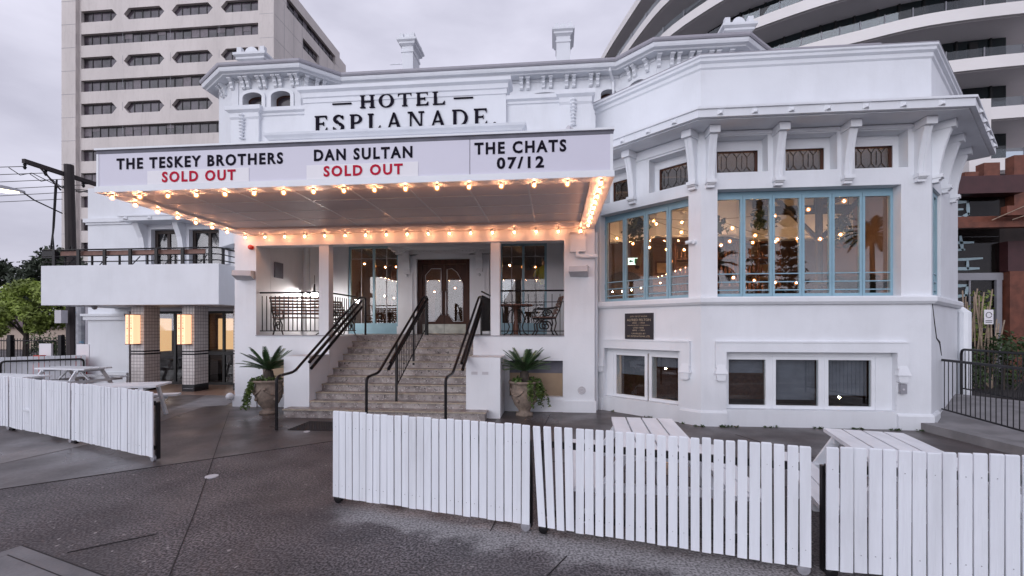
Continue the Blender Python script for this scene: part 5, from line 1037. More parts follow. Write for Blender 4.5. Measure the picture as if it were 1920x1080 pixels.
# ------------------------------------------------------------------ picket barriers
def barrier(a, c, n, label, seed, h=1.0, m='picket', hoop=False, wonky=False, hinge=None):
    rng = random.Random(seed); A, C_ = Vector(a), Vector(c); L_ = (C_ - A).length; F = frame(a, c); t = thing('picket_barrier', label, 'barrier', (a[0], a[1], 0), group='white picket barriers on the pavement')
    b = MB(F); pw = L_ / n
    for k in range(n):
        x = pw * k; lean = (rng.uniform(-.004, .004)) + (.05 * (1 - k / 4) if wonky and k < 4 else 0); z0, z1 = .07 + rng.uniform(-.006, .006), h + rng.uniform(-.007, .007); y = rng.uniform(-.003, .003); g = pw * rng.uniform(.045, .075) if not wonky else pw * rng.uniform(.07, .12)
        b.loft([[(x + g, y, z0), (x + pw - g, y, z0), (x + pw - g, y + .014, z0), (x + g, y + .014, z0)], [(x + g - lean, y, z1 - .008), (x + pw - g - lean, y, z1 - .008), (x + pw - g - lean, y + .014, z1 - .008), (x + g - lean, y + .014, z1 - .008)], [(x + g + .004 - lean, y + .004, z1), (x + pw - g - .004 - lean, y + .004, z1), (x + pw - g - .004 - lean, y + .015, z1), (x + g + .004 - lean, y + .015, z1)]])
    b.build('pickets', m, t); b = MB(F)
    for z in (.17, h - .2): b.box(.01, .0235, z, L_ - .01, .05, z + .06)
    b.build('back_rail', 'black', t)
    if hoop: q = MB(F); q.tube(smoothp([(.05, -.1, .02), (.05, -.1, h - .12), (L_ - .05, -.1, h - .12), (L_ - .05, -.1, .02)]), .03, 8); q.build('hoop_rail', 'black', t)
    for x in (.02, L_ - .02): q = MB(F); q.box(x - .02, .051, .03, x + .02, .10, h - .16); q.build('post', 'black', t)
    for x in (.05, L_ - .05):
        q = MB(F @ Matrix.Translation((x, .03, .045)) @ Matrix.Rotation(R(90), 4, 'X')); q.lathe([(.012, -.03), (.045, -.03), (.045, .012), (.03, .014), (.012, .02)], n=16); q.build('foot', 'grey' if x > 1 else 'black', t)
    # tiny nail heads on the pickets
    q = MB(F)
    for k in range(n):
        for z in (.2, h - .17):
            if rng.random() < .5: q.box(pw * (k + .5) - .0025, -.0048, z, pw * (k + .5) + .0025, -.0002, z + .005)
    q.build('nails', 'grey', t)
barrier((-2.40, 4.71), (-.23, 4.20), 26, 'white picket barrier in front of the steps, closest to the entrance', 1)
barrier((-.16, 4.18), (1.95, 3.65), 25, 'white picket barrier with leaning end slats in front of the first picnic table', 2, wonky=True)
barrier((2.04, 3.64), (4.2, 3.40), 23, 'white picket barrier nearest the ramp, in front of the second picnic table', 3, wonky=False)
barrier((-7.88, 6.71), (-5.66, 5.90), 25, 'white picket barrier standing at the free end of the left seating area', 4)
barrier((-10.05, 7.47), (-7.93, 6.73), 25, 'white picket barrier on the left, second from the open end', 5)
barrier((-12.3, 8.1), (-10.1, 7.49), 25, 'white picket barrier next to the outermost picnic table, farthest from the steps', 6)
barrier((-16.9, 12.3), (-15.55, 13.7), 16, 'grey shaded picket barrier with a black hoop rail beside the white wing wall', 7, m='picket', hoop=True)
barrier((-18.6, 10.6), (-17.0, 12.2), 18, 'picket barrier with a black hoop at the far left behind the picnic tables', 8, hoop=True)

# ------------------------------------------------------------------ picnic tables
def picnic(L_=1.8):
    t = thing('picnic_table', 'x', 'picnic table', group='white picnic tables')
    b = MB(); y0 = -L_ / 2
    for k in range(4): x = -.37 + k * .19; b.box(x, y0, .715, x + .17, L_ / 2, .755)
    b.build('tabletop', 'tabletop', t, True)
    for s in (-1, 1):
        b = MB()
        for k in range(2): x = s * .72 + (k - 1) * .15; b.box(x + .005, y0, .41, x + .145, L_ / 2, .45)
        b.build('seat', 'tabletop', t, True)
    for y in (y0 + .28, L_ / 2 - .28):
        b = MB(); b.box(-.35, y - .025, .65, .35, y + .02, .714); b.box(-.86, y - .025, .33, .86, y + .02, .409); b.build('cross_beam', 'tabletop', t, True)
        for s in (-1, 1): b = MB(); b.loft([[(s * .30 - .05, y + .021, .71), (s * .30 + .05, y + .021, .71), (s * .30 + .05, y + .065, .71), (s * .30 - .05, y + .065, .71)], [(s * .72 - .06, y + .021, 0), (s * .72 + .06, y + .021, 0), (s * .72 + .06, y + .065, 0), (s * .72 - .06, y + .065, 0)]]); b.build('leg', 'tabletop', t, True)
        b = MB(); sg = 1 if y < 0 else -1; b.tube([(0, y + sg * .06, .40), (0, y + sg * .42, .70)], .03, 4); b.build('brace', 'tabletop', t, True)
    return t
pc = picnic()
for k, (x, y, r, l) in enumerate(((1.03, 5.0, -4, 'white picnic table behind the middle picket barrier below the angled bay windows'), (3.19, 4.52, -14, 'white picnic table behind the right picket barrier below the basement windows'), (-8.86, 8.30, -68, 'white picnic table with one end sticking out past the left picket barriers'), (-13.9, 11.9, 84, 'white picnic table farthest back, under the balcony by the white wing wall'), (-13.1, 9.7, 80, 'white picnic table behind the outermost barriers, nearest the hedge'))): place(pc, (x, y, .004), R(r), l, k == 0)

# ------------------------------------------------------------------ ramp at the right
struct(MB().loft([[(6.72, 9.28, 0), (7.02, 9.28, 0), (7.3, 4.5, 0), (7.0, 4.5, 0)], [(6.72, 9.28, .15), (7.02, 9.28, .15), (7.3, 4.5, .15), (7.0, 4.5, .15)]]).build('ramp_kerb', 'kerb')); 
struct(MB().loft([[(7.021, 9.6, .0), (8.9, 11.3, .0), (9.6, 10.2, 0), (9.3, 4, 0), (7.301, 4, .0)], [(7.021, 9.6, .10), (8.9, 11.3, .42), (9.6, 10.2, .40), (9.3, 4, .08), (7.301, 4, .08)]]).build('ramp_path', 'kerb'))
def hooprail(a, c, z0, z1, label):
    h = thing('ramp_railing', label, 'railing', (a[0], a[1], 0), group='black hoop railings beside the ramp'); A, C_ = Vector(a).to_3d(), Vector(c).to_3d(); p = lambda t, z: (A.lerp(C_, t).x, A.lerp(C_, t).y, z)
    b = MB(); b.tube(smoothp([p(0, .1), p(0, z1), p(1, z1), p(1, .1)]), .025, 8); b.tube([p(0, z0), p(1, z0)], .017, 6); b.build('rail', 'black', h); b = MB(); n = int((C_ - A).length / .125)
    for k in range(1, n): b.tube([p(k / n, z0), p(k / n, z1)], .008, 5)
    b.build('baluster', 'black', h)
hooprail((7.78, 10.15), (7.22, 7.3), .28, 1.26, 'black hoop topped railing beside the concrete ramp, nearer the bay room'); hooprail((9.1, 11.1), (8.55, 8.4), .55, 1.42, 'black hoop topped railing along the garden side of the ramp'); hooprail((7.2, 7.2), (6.95, 5.2), .28, 1.26, 'black hoop topped railing at the street end of the concrete ramp')

#@@RIGHT
# ------------------------------------------------------------------ restaurant at the right
RS = thing('restaurant', 'dark glazed restaurant front with orange timber beams and white brush characters', 'building', (13.5, 15, 0))
b = MB(); b.box(10.2, 15.3, 0, 17, 20, 6.2); b.build('wall', 'intdark', RS)
b = MB(); b.box(10.3, 15.16, .4, 13.5, 15.18, 5.9); b.build('shop_window', 'shopglass', RS)
b = MB(); b.box(10.2, 15.1, 3.36, 13.7, 15.22, 3.58); b.box(13.35, 15.08, .4, 13.5, 15.16, 3.36); b.box(12.62, 15.12, .4, 12.66, 15.159, 3.36); b.build('window_frame', 'grey', RS)
b = MB(); b.box(10.2, 14.7, 5.9, 13.75, 15.29, 6.42); b.box(13.5, 14.9, 3.6, 15.5, 15.29, 4.5); b.build('lintel', 'maroon', RS)
for x, x1_, z0_, z1 in ((12.4, 12.78, 6.421, 6.64), (12.93, 13.37, 6.421, 6.9), (13.76, 14.2, 5.4, 7.1)): MB().box(x, 15.0, z0_, x1_, 15.28, z1).build('timber_fin', 'orangewood', RS)
b = MB(); b.box(13.55, 14.9, 0, 14.4, 15.28, 3.6); b.build('timber_post', 'orangewood', RS)
b = MB(); b.box(10.3, 13.9, 4.72, 16.5, 14.1, 4.88); b.box(10.3, 14.101, 4.9, 16.5, 14.3, 5.08); b.box(13.1, 13.6, 5.05, 16.5, 13.8, 5.4); b.box(12.3, 13.6, 4.98, 13.099, 13.78, 5.24); b.build('pergola_beam', 'orangewood', RS)
b = MB()
for s, e_ in (((11.9, 13.58, 4.85), (13.0, 13.58, 5.35)), ((12.4, 13.57, 4.85), (13.4, 13.57, 5.2))): b.tube([s, e_], .012, 4)
for x in (13.2, 13.22): b.ball((x, 13.59, 5.18 + (x - 13.2) * 6), .03, 5)
b.build('tie_rod', 'straw', RS)
b = MB(); yy = 15.15
def stroke(pts, w):
    for p, q in zip(pts, pts[1:]):
        d = Vector((q[0] - p[0], q[1] - p[1])); n = Vector((-d.y, d.x)).normalized() * w * .8; e_ = d.normalized() * w * .5
        b.prism([(p[0] + n.x * .55 - e_.x, p[1] + n.y * .55 - e_.y), (p[0] - n.x * .7 - e_.x, p[1] - n.y * .7 - e_.y), (p[0] + d.x * .6 - n.x * 1.1, p[1] + d.y * .6 - n.y * 1.1), (q[0] - n.x * .5 + e_.x, q[1] - n.y * .5 + e_.y), (q[0] + n.x * .7 + e_.x, q[1] + n.y * .7 + e_.y), (p[0] + d.x * .5 + n.x, p[1] + d.y * .5 + n.y)], 15.145, 15.158)
stroke([(11.9, 5.78), (12.6, 5.76), (12.62, 5.4), (12.45, 5.3), (11.9, 5.3)], .06); stroke([(11.9, 5.54), (12.45, 5.54)], .05)
stroke([(11.9, 4.52), (12.75, 4.52)], .05); stroke([(12.4, 4.7), (12.45, 4.3)], .06); stroke([(11.9, 4.3), (12.5, 4.3)], .05)
stroke([(11.9, 3.98), (13.0, 4.03)], .05); stroke([(11.9, 3.72), (12.9, 3.72)], .06); stroke([(12.2, 4.1), (12.25, 3.7)], .05); stroke([(12.6, 3.95), (12.6, 3.72)], .05)
stroke([(12.0, 3.2), (12.6, 3.2), (12.55, 2.9), (12.1, 2.85)], .06); stroke([(11.9, 2.5), (12.5, 2.62), (12.2, 2.4), (12.6, 2.35)], .06); stroke([(12.2, 2.6), (12.2, 2.0), (12.5, 1.95)], .05)
b.build('lettering', 'whitepaint', RS)
cs = thing('bamboo_canes', 'bundle of dry bamboo canes leaning in the garden bed beside the ramp', 'canes', (11.4, 13.4, .3)); rng = random.Random(5); b = MB()
for k in range(20): x = 11.2 + rng.uniform(-.25, .5); b.tube([(x, 13.3 + rng.uniform(-.2, .2), .3), (x + rng.uniform(-.1, .45), 13.4, 2.0 + rng.uniform(0, 1.0))], .017, 5)
for k in range(4): b.tube([(12.5 + k * .2, 13.2, .5), (14 + k * .1, 13.1, 1.6 + k * .1)], .012, 4)
b.build('canes', 'straw', cs)
t = thing('garden_notice', 'small white notice card tied to the bamboo canes', 'notice', (11.32, 13.0, 2.1)); b = MB(); b.box(11.21, 13.0, 2.0, 11.43, 13.01, 2.38); b.build('card', 'strip', t); b = MB(); b.lathe([(.05, 0)], n=4) if False else None; b.tube([(11.25 + .07 * math.cos(a) + .07, 12.997, 2.24 + .07 * math.sin(a)) for a in [k * .5 for k in range(13)]], .008, 4); b.box(11.24, 12.995, 2.08, 11.4, 12.999, 2.1); b.box(11.24, 12.995, 2.04, 11.4, 12.999, 2.055); b.build('symbol', 'ink', t)
def bush(name, label, cat, blobs, m, n, size, seed, loc, group=None, stem=True):
    rng = random.Random(seed); t = thing(name, label, cat, loc, group=group); b = MB()
    for c, r_ in blobs: b.leaves(c, r_, n, size, rng, .35)
    b.build('foliage', m, t, recalc=False)
    if stem:
        b = MB()
        for c, r_ in blobs[:6]: b.tube([(loc[0] + rng.uniform(-.1, .1), loc[1], 0), (c[0], c[1], c[2])], .02, 5)
        b.build('stems', 'bark', t)
    return t
bush('garden_shrub', 'low green shrubs in the garden bed between the bay room and the restaurant', 'shrub', [((10.6 + k * .42, 12.7 + (k % 2) * .5, .7 + .35 * (k % 3)), (.45, .4, .45)) for k in range(9)], 'leafhedge', 420, .055, 3, (11.5, 12.9, .2))
bush('garden_shrub', 'bright leafed young shrub against the dark restaurant window', 'shrub', [((12.25, 14.3, 2.5), (.3, .3, .6)), ((12.0, 14.2, 1.9), (.35, .3, .5))], 'leafbright', 130, .07, 4, (12.2, 14.3, .2))
b = thing('ornamental_grass', 'tall dry ornamental grass in front of the orange timber post', 'grass plant', (13.6, 13.6, .3)); q = MB(); rng = random.Random(8)
for k in range(16): x = rng.uniform(-.2, .2); q.tube([(13.5 + x, 13.5, .3), (13.5 + x * 2, 13.5, 1.6), (13.6 + x * 4, 13.4, 2.4 + rng.random())], [.008, .006, .003], 4)
q.build('blades', 'straw', b)
struct(MB().box(9.7, 11.6, 0, 16, 15.2, .3).build('garden_bed', 'joint'))
NB = thing('side_block', 'plain white rendered wall block behind the eave of the bay room', 'wall', (14, 16, 0)); b = MB(); b.prismx([(16.0, 0), (22, 0), (22, 9.4), (16.0, 9.4)], 14.2, 14.7); b.build('wall', 'white', NB) if False else None
b = MB(); b.box(13.35, 16.0, 6.21, 14.0, 21, 9.3); b.build('wall', 'slab', NB)

# ------------------------------------------------------------------ curved apartment tower
AT = thing('apartment_tower', 'modern apartment tower with sweeping curved white balconies', 'building', (20, 40, 0))
CP = [(3.6, 72), (4.5, 63), (5.7, 55.6), (7.4, 49), (9.7, 42), (12.9, 37.4), (15.3, 35.6), (18.1, 33.9), (20.6, 32.75), (23.9, 31.45), (28.8, 30.75), (34, 30.6), (44, 30.8)]
def cat(P, n=5):
    o = []
    for i in range(len(P) - 1):
        p0, p1, p2, p3 = [Vector(P[max(0, min(len(P) - 1, j))]) for j in (i - 1, i, i + 1, i + 2)]
        for k in range(n): t = k / n; o.append(.5 * ((2 * p1) + (p2 - p0) * t + (2 * p0 - 5 * p1 + 4 * p2 - p3) * t * t + (3 * p1 - p0 - 3 * p2 + p3) * t ** 3))
    return o + [Vector(P[-1])]
CV = cat(CP); CG = [p for p in CV if p.x < 31.2]
for k in range(-1, 9):
    z = 14.9 + 3.2 * k
    if k == 6: z = 34.1
    if k > 6: break
    b = MB(); b.sweep(CV, [(-6, z), (0, z), (0.02, z + .75), (-.25, z + .75), (-.25, z + .30), (-6, z + .30)]); s = b.build('balcony_slab', 'slab', AT)
    b = MB(); b.sweep(CV, [(-6, z - .03), (-.25, z - .03), (-.25, z - .002), (-6, z - .002)]); b.build('soffit', 'soffgrey', s)
    if k == 6: continue
    b = MB(); b.sweep(CG, [(-.12, z + .75), (-.10, z + .75), (-.10, z + 1.35), (-.12, z + 1.35)]); g = b.build('glass_balustrade', 'clear', AT); b = MB(); path = CG
    for p, q in zip(path[::2], path[1::2]): b.box(p.x - .015, p.y - .09 + .1, z + .75, p.x + .015, p.y - .06 + .14, z + 1.37)
    b.build('balustrade_post', 'grey', g)
    b = MB(); b.sweep([p for p in CV if p.x < 29.8], [(-2.7, z + .30), (-2.5, z + .30), (-2.5, z + 3.165), (-2.7, z + 3.165)]); w = b.build('window_wall', 'aptglass', AT); b = MB(); wp = inset([tuple(p) for p in CV if p.x < 29.8], 2.45)
    for p in wp[::2]: b.box(p[0] - .06, p[1] - .06, z + .3, p[0] + .06, p[1] + .06, z + 3.17)
    for p in wp[1::4]: b.box(p[0] - .25, p[1] - .05, z + .3, p[0] + .25, p[1] + .06, z + 3.0) if k % 2 else None
    b.build('mullion', 'mullion', w)
b = MB(); b.box(20, 33.5, 0, 44, 40, 10.6); b.box(20, 31.6, 10.7, 44, 33.5, 11.6); b.build('podium_wall', 'slab', AT)
b = MB()
for k in range(24): b.box(20, 33.2, 5.0 + k * .24, 44, 33.4, 5.14 + k * .24)
b.build('louvre', 'mullion', AT)
b = MB(); b.sweep(inset([tuple(p) for p in CV if p.x < 30.5], 4.2), [(-6, 0), (0, 0), (0, 34), (-6, 34)]); b.build('core', 'mullion', AT)

# ------------------------------------------------------------------ office tower at the left
OT = thing('office_tower', 'tan concrete office tower with bands of dark hexagonal windows', 'building', (-54, 58.7, 0))
TX0, TX1, TY, TZ = -69.9, -38.3, 58.7, 51.1; RW = 3.305; H_ = 1.62
rows = [(47.15 - RW * k, k % 2) for k in range(-1, 12)]; holes = []
hexx = [(-67.41, -61.82, 0, 1), (-60.74, -54.53, 1, 1), (-53.4, -47.24, 1, 1), (-46.05, -40.57, 1, 0)]
wl = []
for zt_, kind in rows:
    if kind: wl.append((-67.41, -40.57, zt_ - H_, zt_, None))
    else:
        for a, c, l, r in hexx: wl.append((a, c, zt_ - H_, zt_, (l, r)))
Ft = frame((0, TY), (1, TY)); b = MB(Ft); b.wall(-67.7, TX1, 0, TZ, .9, [w[:4] for w in wl])
for a, c, z0, z1, hx in wl:
    if not hx: continue
    zm = (z0 + z1) / 2; d = .75
    if hx[0]:
        b.prism([(a, z0), (a + d, z0), (a, zm)], .002, .9); b.prism([(a, z1), (a, zm), (a + d, z1)], .002, .9)
    if hx[1]:
        b.prism([(c, z0), (c, zm), (c - d, z0)], .002, .9); b.prism([(c, z1), (c - d, z1), (c, zm)], .002, .9)
b.M = Matrix(); b.box(TX0, TY - .5, 0, -67.701, TY + 12, TZ)
Fs = frame((TX1, TY), (TX1, TY + 1))
sw = [(3.0, 17.5, 47.9, 49.5)] + [(7.2, 12.0, 46.25 - RW * k - H_, 46.25 - RW * k) for k in range(12)]
b.M = Fs; b.wall(.902, 19.1, 0, TZ, .9, sw); b.wall(19.101, 21.5, 0, 50.2, 2, []); b.M = Matrix()
b.box(-67, TY + 19, 0, -39.3, TY + 19.2, TZ); b.box(-69.5, TY + 1, TZ - .3, -39.3, TY + 19, TZ - .1)
b.build('wall', 'tan', OT)
rngw = random.Random(17); M['towerblind'] = mat('drawn office blind behind bronze glass', (0.17, 0.145, 0.165), .5, var=.3)
for F, ws in ((Ft, wl), (Fs, [(*w, None) for w in sw])):
    for a, c, z0, z1, hx in ws:
        w = MB(F).box(a, .45, z0, c, .5, z1).build('window', 'towerglass', OT); q = MB(F); n = max(2, round((c - a) / 1.25))
        for k in range(1, n): x = a + (c - a) * k / n; q.box(x - .045, .38, z0, x + .045, .449, z1)
        q.box(a, .40, z1 - .12, c, .448, z1); q.build('mullion', 'mullion', w); q = MB(F); any_ = False
        for k in range(n):
            if rngw.random() < .22: xa_ = a + (c - a) * k / n; any_ = True; q.box(xa_ + .06, .451 - .03, z1 - H_ * rngw.choice((.35, .5, .75, 1.0)) + .02, xa_ + (c - a) / n - .06, .449, z1 - .12)
        if any_ and not hx: q.build('blind', 'towerblind', w)
        else: q.b.free()
b = MB()
for k in range(-1, 12): b.box(TX0 - .01, TY - .52, 48.3 - RW * k, -67.7, TY - .501, 48.34 - RW * k)
for x in (-60.9, -53.6, -46.3): 
    for k in range(11): b.box(x - .02, TY - .015, 42.4 + RW * .45 - RW * k * 1 - 1.3, x + .02, TY - .001, 43.6 - RW * k + .2)
for k in range(10): b.box(-40.4, TY - .015, 48.3 - RW * k, TX1, TY - .001, 48.33 - RW * k)
for k in range(7):
    b.box(TX1 + .001, TY + .2, 48.3 - RW * k, TX1 + .015, TY + 19, 48.33 - RW * k)
for y in (2.4, 4.8, 7, 12.2, 14.6, 17): b.box(TX1 + .001, TY + y - .02, 20, TX1 + .015, TY + y + .02, 47.8)
b.build('panel_joint', 'grey', OT)

#@@LEFT
# ------------------------------------------------------------------ street at the left
up = thing('utility_pole', 'dark timber utility pole with a tilted cross arm and cables', 'pole', (-17.4, 14.7, 0)); b = MB(); b.tube([(-17.2, 14.7, 0), (-17.27, 14.7, 4), (-17.36, 14.7, 7.75)], [.175, .155, .14], 10); b.build('shaft', 'pole', up)
b = MB(); b.loft([[(-17.75, 13.55, 7.42), (-17.63, 13.55, 7.42), (-17.63, 13.55, 7.56), (-17.75, 13.55, 7.56)], [(-17.28, 15.75, 7.24), (-17.16, 15.75, 7.24), (-17.16, 15.75, 7.38), (-17.28, 15.75, 7.38)]]); b.tube([(-17.5, 14.55, 6.8), (-17.6, 13.95, 7.42)], .03, 5); b.build('cross_arm', 'pole', up)
b = MB(); rng = random.Random(2); ins = []
for k in range(5): p = Vector((-17.7, 13.6, 7.42)).lerp(Vector((-17.2, 15.7, 7.24)), k / 4); ins.append(p); b.lathe([(.03, 0), (.05, -.05), (.03, -.09), (.055, -.13), (.02, -.2)], tuple(p), 8)
b.build('insulator', 'black', up)
b = MB()
for p in ins: b.tube([p + Vector((-.6, 0, -.12)), p + Vector((-.3, .1, -.35)), p + Vector((0, .2, -.25)), Vector((-17.5, 14.6, 6.9))], .014, 5)
b.tube([(-17.72, 14.6, 7.2), (-17.78, 14.55, 5.5), (-17.85, 14.5, 4.6)], .03, 5); b.tube([(-17.66, 14.5, 7.0), (-17.7, 14.45, 5.2), (-17.7, 14.5, 4.5)], .025, 5); b.build('service_cable', 'black', up)
b = MB(); b.box(-17.95, 14.3, 4.35, -17.5, 14.5, 4.6); b.tube([(-17.2, 14.5, 4.5), (-16.9, 14.4, 4.8), (-16.7, 14.3, 4.4)], .02, 5); b.build('cable_box', 'black', up)
for k, p in enumerate(ins): plain('overhead_wire', 'overhead power wire strung from the cross arm of the utility pole', 'wire', MB().tube([p + Vector((0, 0, -.1)) + (Vector((-60, -6 + k * 1.2, 1.2)) * t - Vector((0, 0, 3.2 * t * (1 - t)))) for t in [q / 24 for q in range(25)]], .013, 4), 'black', 'power wires at the left')
plain('overhead_wire', 'lowest thin service wire beside the lit street lamp', 'wire', MB().tube([Vector((-17.5, 14.6, 6.5)) + Vector((-60, -4, .2)) * (q / 24) - Vector((0, 0, 2.5 * (q / 24) * (1 - q / 24))) for q in range(25)], .012, 4), 'black')
slp = thing('street_lamp', 'lit street lamp head on a dark arm beside the utility pole and its wires', 'street lamp', (-17.45, 14.6, 6.2)); b = MB(); b.tube([(-17.45, 14.55, 5.98), (-17.1, 13.4, 6.12), (-16.98, 13.02, 6.24)], .022, 6); b.build('arm', 'black', slp)
def lampring(p, w, z0, z1, n=Vector((.47, -.88, 0))): return [p + n * w + Vector((0, 0, z0)), p - n * w + Vector((0, 0, z0)), p - n * w * .7 + Vector((0, 0, z1)), p + n * w * .7 + Vector((0, 0, z1))]
pa, pb = Vector((-16.95, 13.02, 6.24)), Vector((-17.95, 12.48, 6.34)); b = MB(); b.loft([lampring(pa, .05, 0, .06), lampring(pa.lerp(pb, .3), .11, 0, .11), lampring(pa.lerp(pb, .7), .13, 0, .13), lampring(pb, .06, 0, .05)]); b.build('housing', 'grey', slp)
b = MB(); b.loft([lampring(pa.lerp(pb, .12), .04, -.03, -.002), lampring(pa.lerp(pb, .35), .10, -.075, -.002), lampring(pa.lerp(pb, .75), .115, -.08, -.002), lampring(pb, .05, -.03, -.002)]); b.build('lamp_lens', 'lamp', slp)
t = thing('steel_pole', 'galvanised steel pole covered in stickers beside the utility pole', 'pole', (-16.75, 14.6, 0)); b = MB(); b.tube([(-16.75, 14.6, 0), (-16.75, 14.6, 3.0)], .15, 12); b.build('shaft', 'galv', t)
t = thing('steel_pole', 'slim pale grey pole right of the sticker covered pole', 'pole', (-16.3, 14.5, 0)); b = MB(); b.tube([(-16.35, 14.5, 0), (-16.35, 14.5, 3.0)], .09, 10); b.build('shaft', 'galv', t) if False else b.build('shaft', 'gutter', t)
t = thing('meter_box', 'pale grey box fixed to the utility pole above the hedge', 'electrical box', (-17.17, 14.3, 2.07)); b = MB(); b.box(-17.30, 14.18, 2.07, -17.05, 14.4, 2.52); b.build('housing', 'ltgrey', t)
for x, y, l in ((-17.9, 14.2, 'red and white water barrier left of the utility pole'), (-15.98, 13.8, 'red barrier block beside the white wing wall')):
    t = thing('road_barrier', l, 'barrier', (x, y, 0)); b = MB(); b.rects(x, y, [(.2, .15, 0), (.2, .15, .5), (.12, .1, .62), (.12, .1, .95)]); b.build('base', 'rust', t); b = MB(); b.box(x - .25, y + .18, .6, x + .22, y + .24, 1.35); b.build('board', 'strip', t)

def tree(name, label, loc, h, crown, m, n, size, seed, trunk_r=.16, group=None, limbs=7):
    rng = random.Random(seed); t = thing(name, label, 'tree', loc, group=group); L0 = Vector(loc); b = MB(); cz = sum(c[0][2] for c in crown) / len(crown)
    b.tube([L0, L0 + Vector((.05, 0, cz * .35)), L0 + Vector((0, .05, cz * .75))], [trunk_r, trunk_r * .8, trunk_r * .55], 8)
    for c, r_ in crown[:limbs]:
        e_ = L0 + Vector(c); s = L0 + Vector((0, 0, cz * .5)); b.tube([s, s.lerp(e_, .5) + Vector((0, 0, .1 * h)), e_], [trunk_r * .45, trunk_r * .3, trunk_r * .1], 5)
    b.build('trunk', 'bark', t); b = MB()
    for c, r_ in crown: b.leaves(L0 + Vector(c), r_, n, size, rng, .5)
    b.build('crown', m, t, recalc=False); return t
def blobs(rng, n, rx, ry, z0, z1, rr): 
    o = []
    for _ in range(n):
        a = rng.random() * 6.283; q = math.sqrt(rng.random()); z = rng.random(); s = math.sin(math.pi * (.18 + .75 * z)); r_ = rr * rng.uniform(.7, 1.2); o.append(((math.cos(a) * q * rx * s, math.sin(a) * q * ry * s, z0 + (z1 - z0) * z), (r_, r_, r_ * .75)))
    return o
rg = random.Random(11)
tree('street_tree', 'bright green round headed tree behind the black fence', (-28.6, 22.0, 0), 4.5, blobs(rg, 30, 1.9, 1.7, 1.9, 4.2, .62), 'leafbright', 300, .10, 21)
tree('street_tree', 'green tree partly hidden behind the utility pole and balcony', (-25.6, 23.5, 0), 4.2, blobs(rg, 26, 1.8, 1.6, 1.5, 3.9, .6), 'leafbright', 280, .10, 22)
tree('street_tree', 'green tree farthest from the utility pole, beside the bright round tree', (-34.5, 24.5, 0), 4.2, blobs(rg, 24, 2.2, 1.8, 1.6, 4.0, .6), 'leafbright', 240, .11, 23)
for k, (x, y, h, l) in enumerate(((-72, 50, 11.3, 'tall dark pine far behind the low hedge and the bright round tree'), (-62, 52, 11.8, 'tall dark pine in the background right behind the bright round tree'), (-55, 54, 10.6, 'tall dark pine in the background beside the office tower'), (-82, 54, 10.6, 'dark pine farthest from the office tower, behind the low hedge'))):
    tree('pine_tree', l, (x, y, 0), h, blobs(rg, 34, 5.6, 4.5, 3.2, h - 1.0, 1.9), 'leafdark', 230, .30, 30 + k, .45, 'dark pines behind the street')
bush('clipped_hedge', 'dark clipped hedge behind the black fence and steel poles', 'hedge', [((-25.8 + k * .6, 20.4 + k * .12, .95), (.5, .4, .75)) for k in range(12)], 'leafhedge', 330, .075, 6, (-22, 21, 0))
bush('clipped_hedge', 'low dark hedge behind the black fence, away from the steel poles', 'hedge', [((-33 + k * .6, 20.0, 1.0), (.5, .4, .6)) for k in range(7)], 'leafhedge', 300, .075, 7, (-31, 20, 0))
b = thing('strappy_plants', 'clump of strap leafed plants along the foot of the black fence', 'plants', (-22, 17, 0)); q = MB(); rng = random.Random(4)
for k in range(420):
    x = rng.uniform(-26.5, -18.6); y = 16.9 + rng.uniform(-.4, .4); a = rng.random() * 6.3; d = Vector((math.cos(a), math.sin(a), 0)); p = Vector((x, y, .0)); l_ = rng.uniform(.5, .95); s = Vector((-d.y, d.x, 0)) * .022
    p1 = p + d * .18 * l_ + Vector((0, 0, l_ * .75)); p2 = p + d * .55 * l_ + Vector((0, 0, l_ * .72)); q.face([p - s, p + s, p1 + s, p1 - s]); q.face([p1 - s, p1 + s, p2])
q.build('leaves', 'leafhedge', b, recalc=False)
fn = thing('steel_fence', 'black steel picket fence in front of the trees at the left', 'fence', (-24, 18, 0)); b = MB()
for z in (.25, 1.35): b.tube([(-31, 18.0, z), (-19, 17.4, z)], .025, 5)
for k in range(84): x = -31 + k * .143; b.tube([(x, 18 - (x + 31) * .05, .1), (x, 18 - (x + 31) * .05, 1.45)], .011, 4)
b.build('pickets', 'black', fn)
for x in (-29, -26.2, -23.6, -21): MB().box(x - .08, 17.9 - (x + 31) * .05, 0, x + .08, 18.05 - (x + 31) * .05, 1.6).build('post', 'black', fn)
ho = thing('distant_house', 'low pale house with a reddish roof glimpsed behind the green trees', 'house', (-46, 36, 0)); b = MB(); b.box(-58, 36, 0, -38, 42, 1.9); b.build('wall', 'pink', ho); b = MB(); b.prismx([(35.6, 1.901), (42.4, 1.901), (39, 3.0)], -58.3, -37.7); b.build('roof', 'maroon', ho)
plain('parked_car', 'x', 'car', MB(), 'blue') if False else None
struct(MB().box(-400, 180, 0, -40, 200, 7).build('far_hills', 'leafdark'))

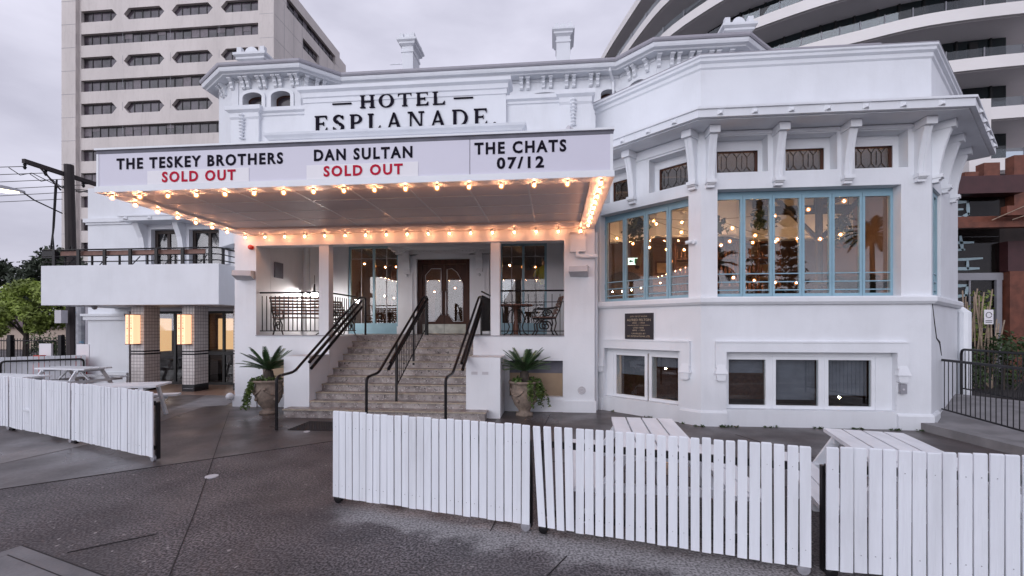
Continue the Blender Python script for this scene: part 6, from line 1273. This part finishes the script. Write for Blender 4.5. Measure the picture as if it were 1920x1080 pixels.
# weeds along the wall foot
b = MB(); rng = random.Random(31)
for x, y in ((1.3, 10.45), (2.0, 9.82), (2.55, 9.28), (2.78, 9.02), (3.28, 9.04), (3.32, 9.02), (4.1, 9.06), (4.9, 9.06), (5.6, 9.06), (6.3, 9.03), (6.75, 9.0), (6.98, 9.02)):
    for k in range(rng.randint(1, 4)): b.leaves((x + rng.uniform(-.14, .14), y - .02, .02), (.06, .025, .03), 14, .022, rng, .1)
tag(b.build('weeds', 'leafhedge', recalc=False), 'thin dark weeds along the foot of the bay room wall', 'weeds', kind='stuff')
# indoor palm behind the wide window
ip = thing('indoor_palm', 'potted palm with long fronds behind the right end of the wide blue window', 'plant', (6.9, 10.95, 2.05)); b = MB(); b.lathe([(.16, 0), (.22, .4), (.2, .42), (.01, .38)], n=14); b.build('pot', 'iron', ip, True); rng = random.Random(12)
for k in range(11): b = MB(); frond(b, rng, k * 2.4, R(72 + rng.uniform(-10, 8)), 1.3 * rng.uniform(.8, 1.15), R(85), .40, .022); o = b.build('frond', 'leaf_int', ip, True); o.location = (0, 0, .38)

#@@ACROSS
# ------------------------------------------------------------------ foreshore trees across the road (mirrored in the window glass)
def palm(x, y, h, seed, label):
    rng = random.Random(seed); t = thing('palm_tree', label, 'tree', (x, y, 0), group='palms across the road'); b = MB(); b.tube([(x, y, 0), (x + .1, y, h * .5), (x, y, h)], [.32, .24, .2], 9); b.build('trunk', 'bark', t); b = MB(Matrix.Translation((x, y, h)))
    for k in range(30): frond(b, rng, k * 2.4, R([70, 35, 5][k % 3] + rng.uniform(-8, 8)), 3.3 * rng.uniform(.85, 1.1), R(95), .6, .05)
    b.build('crown', 'leafdark', t, recalc=False)
for k, (x, y, h, l) in enumerate(((31, -29, 11, 'palm across the road mirrored at the right of the wide window'), (17, -31, 8.5, 'shorter palm across the road mirrored in the wide window'), (-27, -3, 10, 'palm along the street mirrored in the angled bay window'), (-36, 0.5, 12, 'tall palm along the street mirrored in the angled bay window'))): palm(x, y, h, 60 + k, l)
for k, (x, y, h, l) in enumerate(((20.9, -30, 15, 'narrow pine across the road mirrored left of the middle of the wide window'), (24.3, -31, 16.5, 'tallest narrow pine across the road mirrored in the wide window'))):
    tree('pine_tree', l, (x, y, 0), h, [((0, 0, 2.5 + q * (h - 3) / 13), (2.6 * (1 - q / 14), 2.6 * (1 - q / 14), .5)) for q in range(14)], 'leafdark', 170, .26, 70 + k, .3, 'narrow pines across the road', 0)
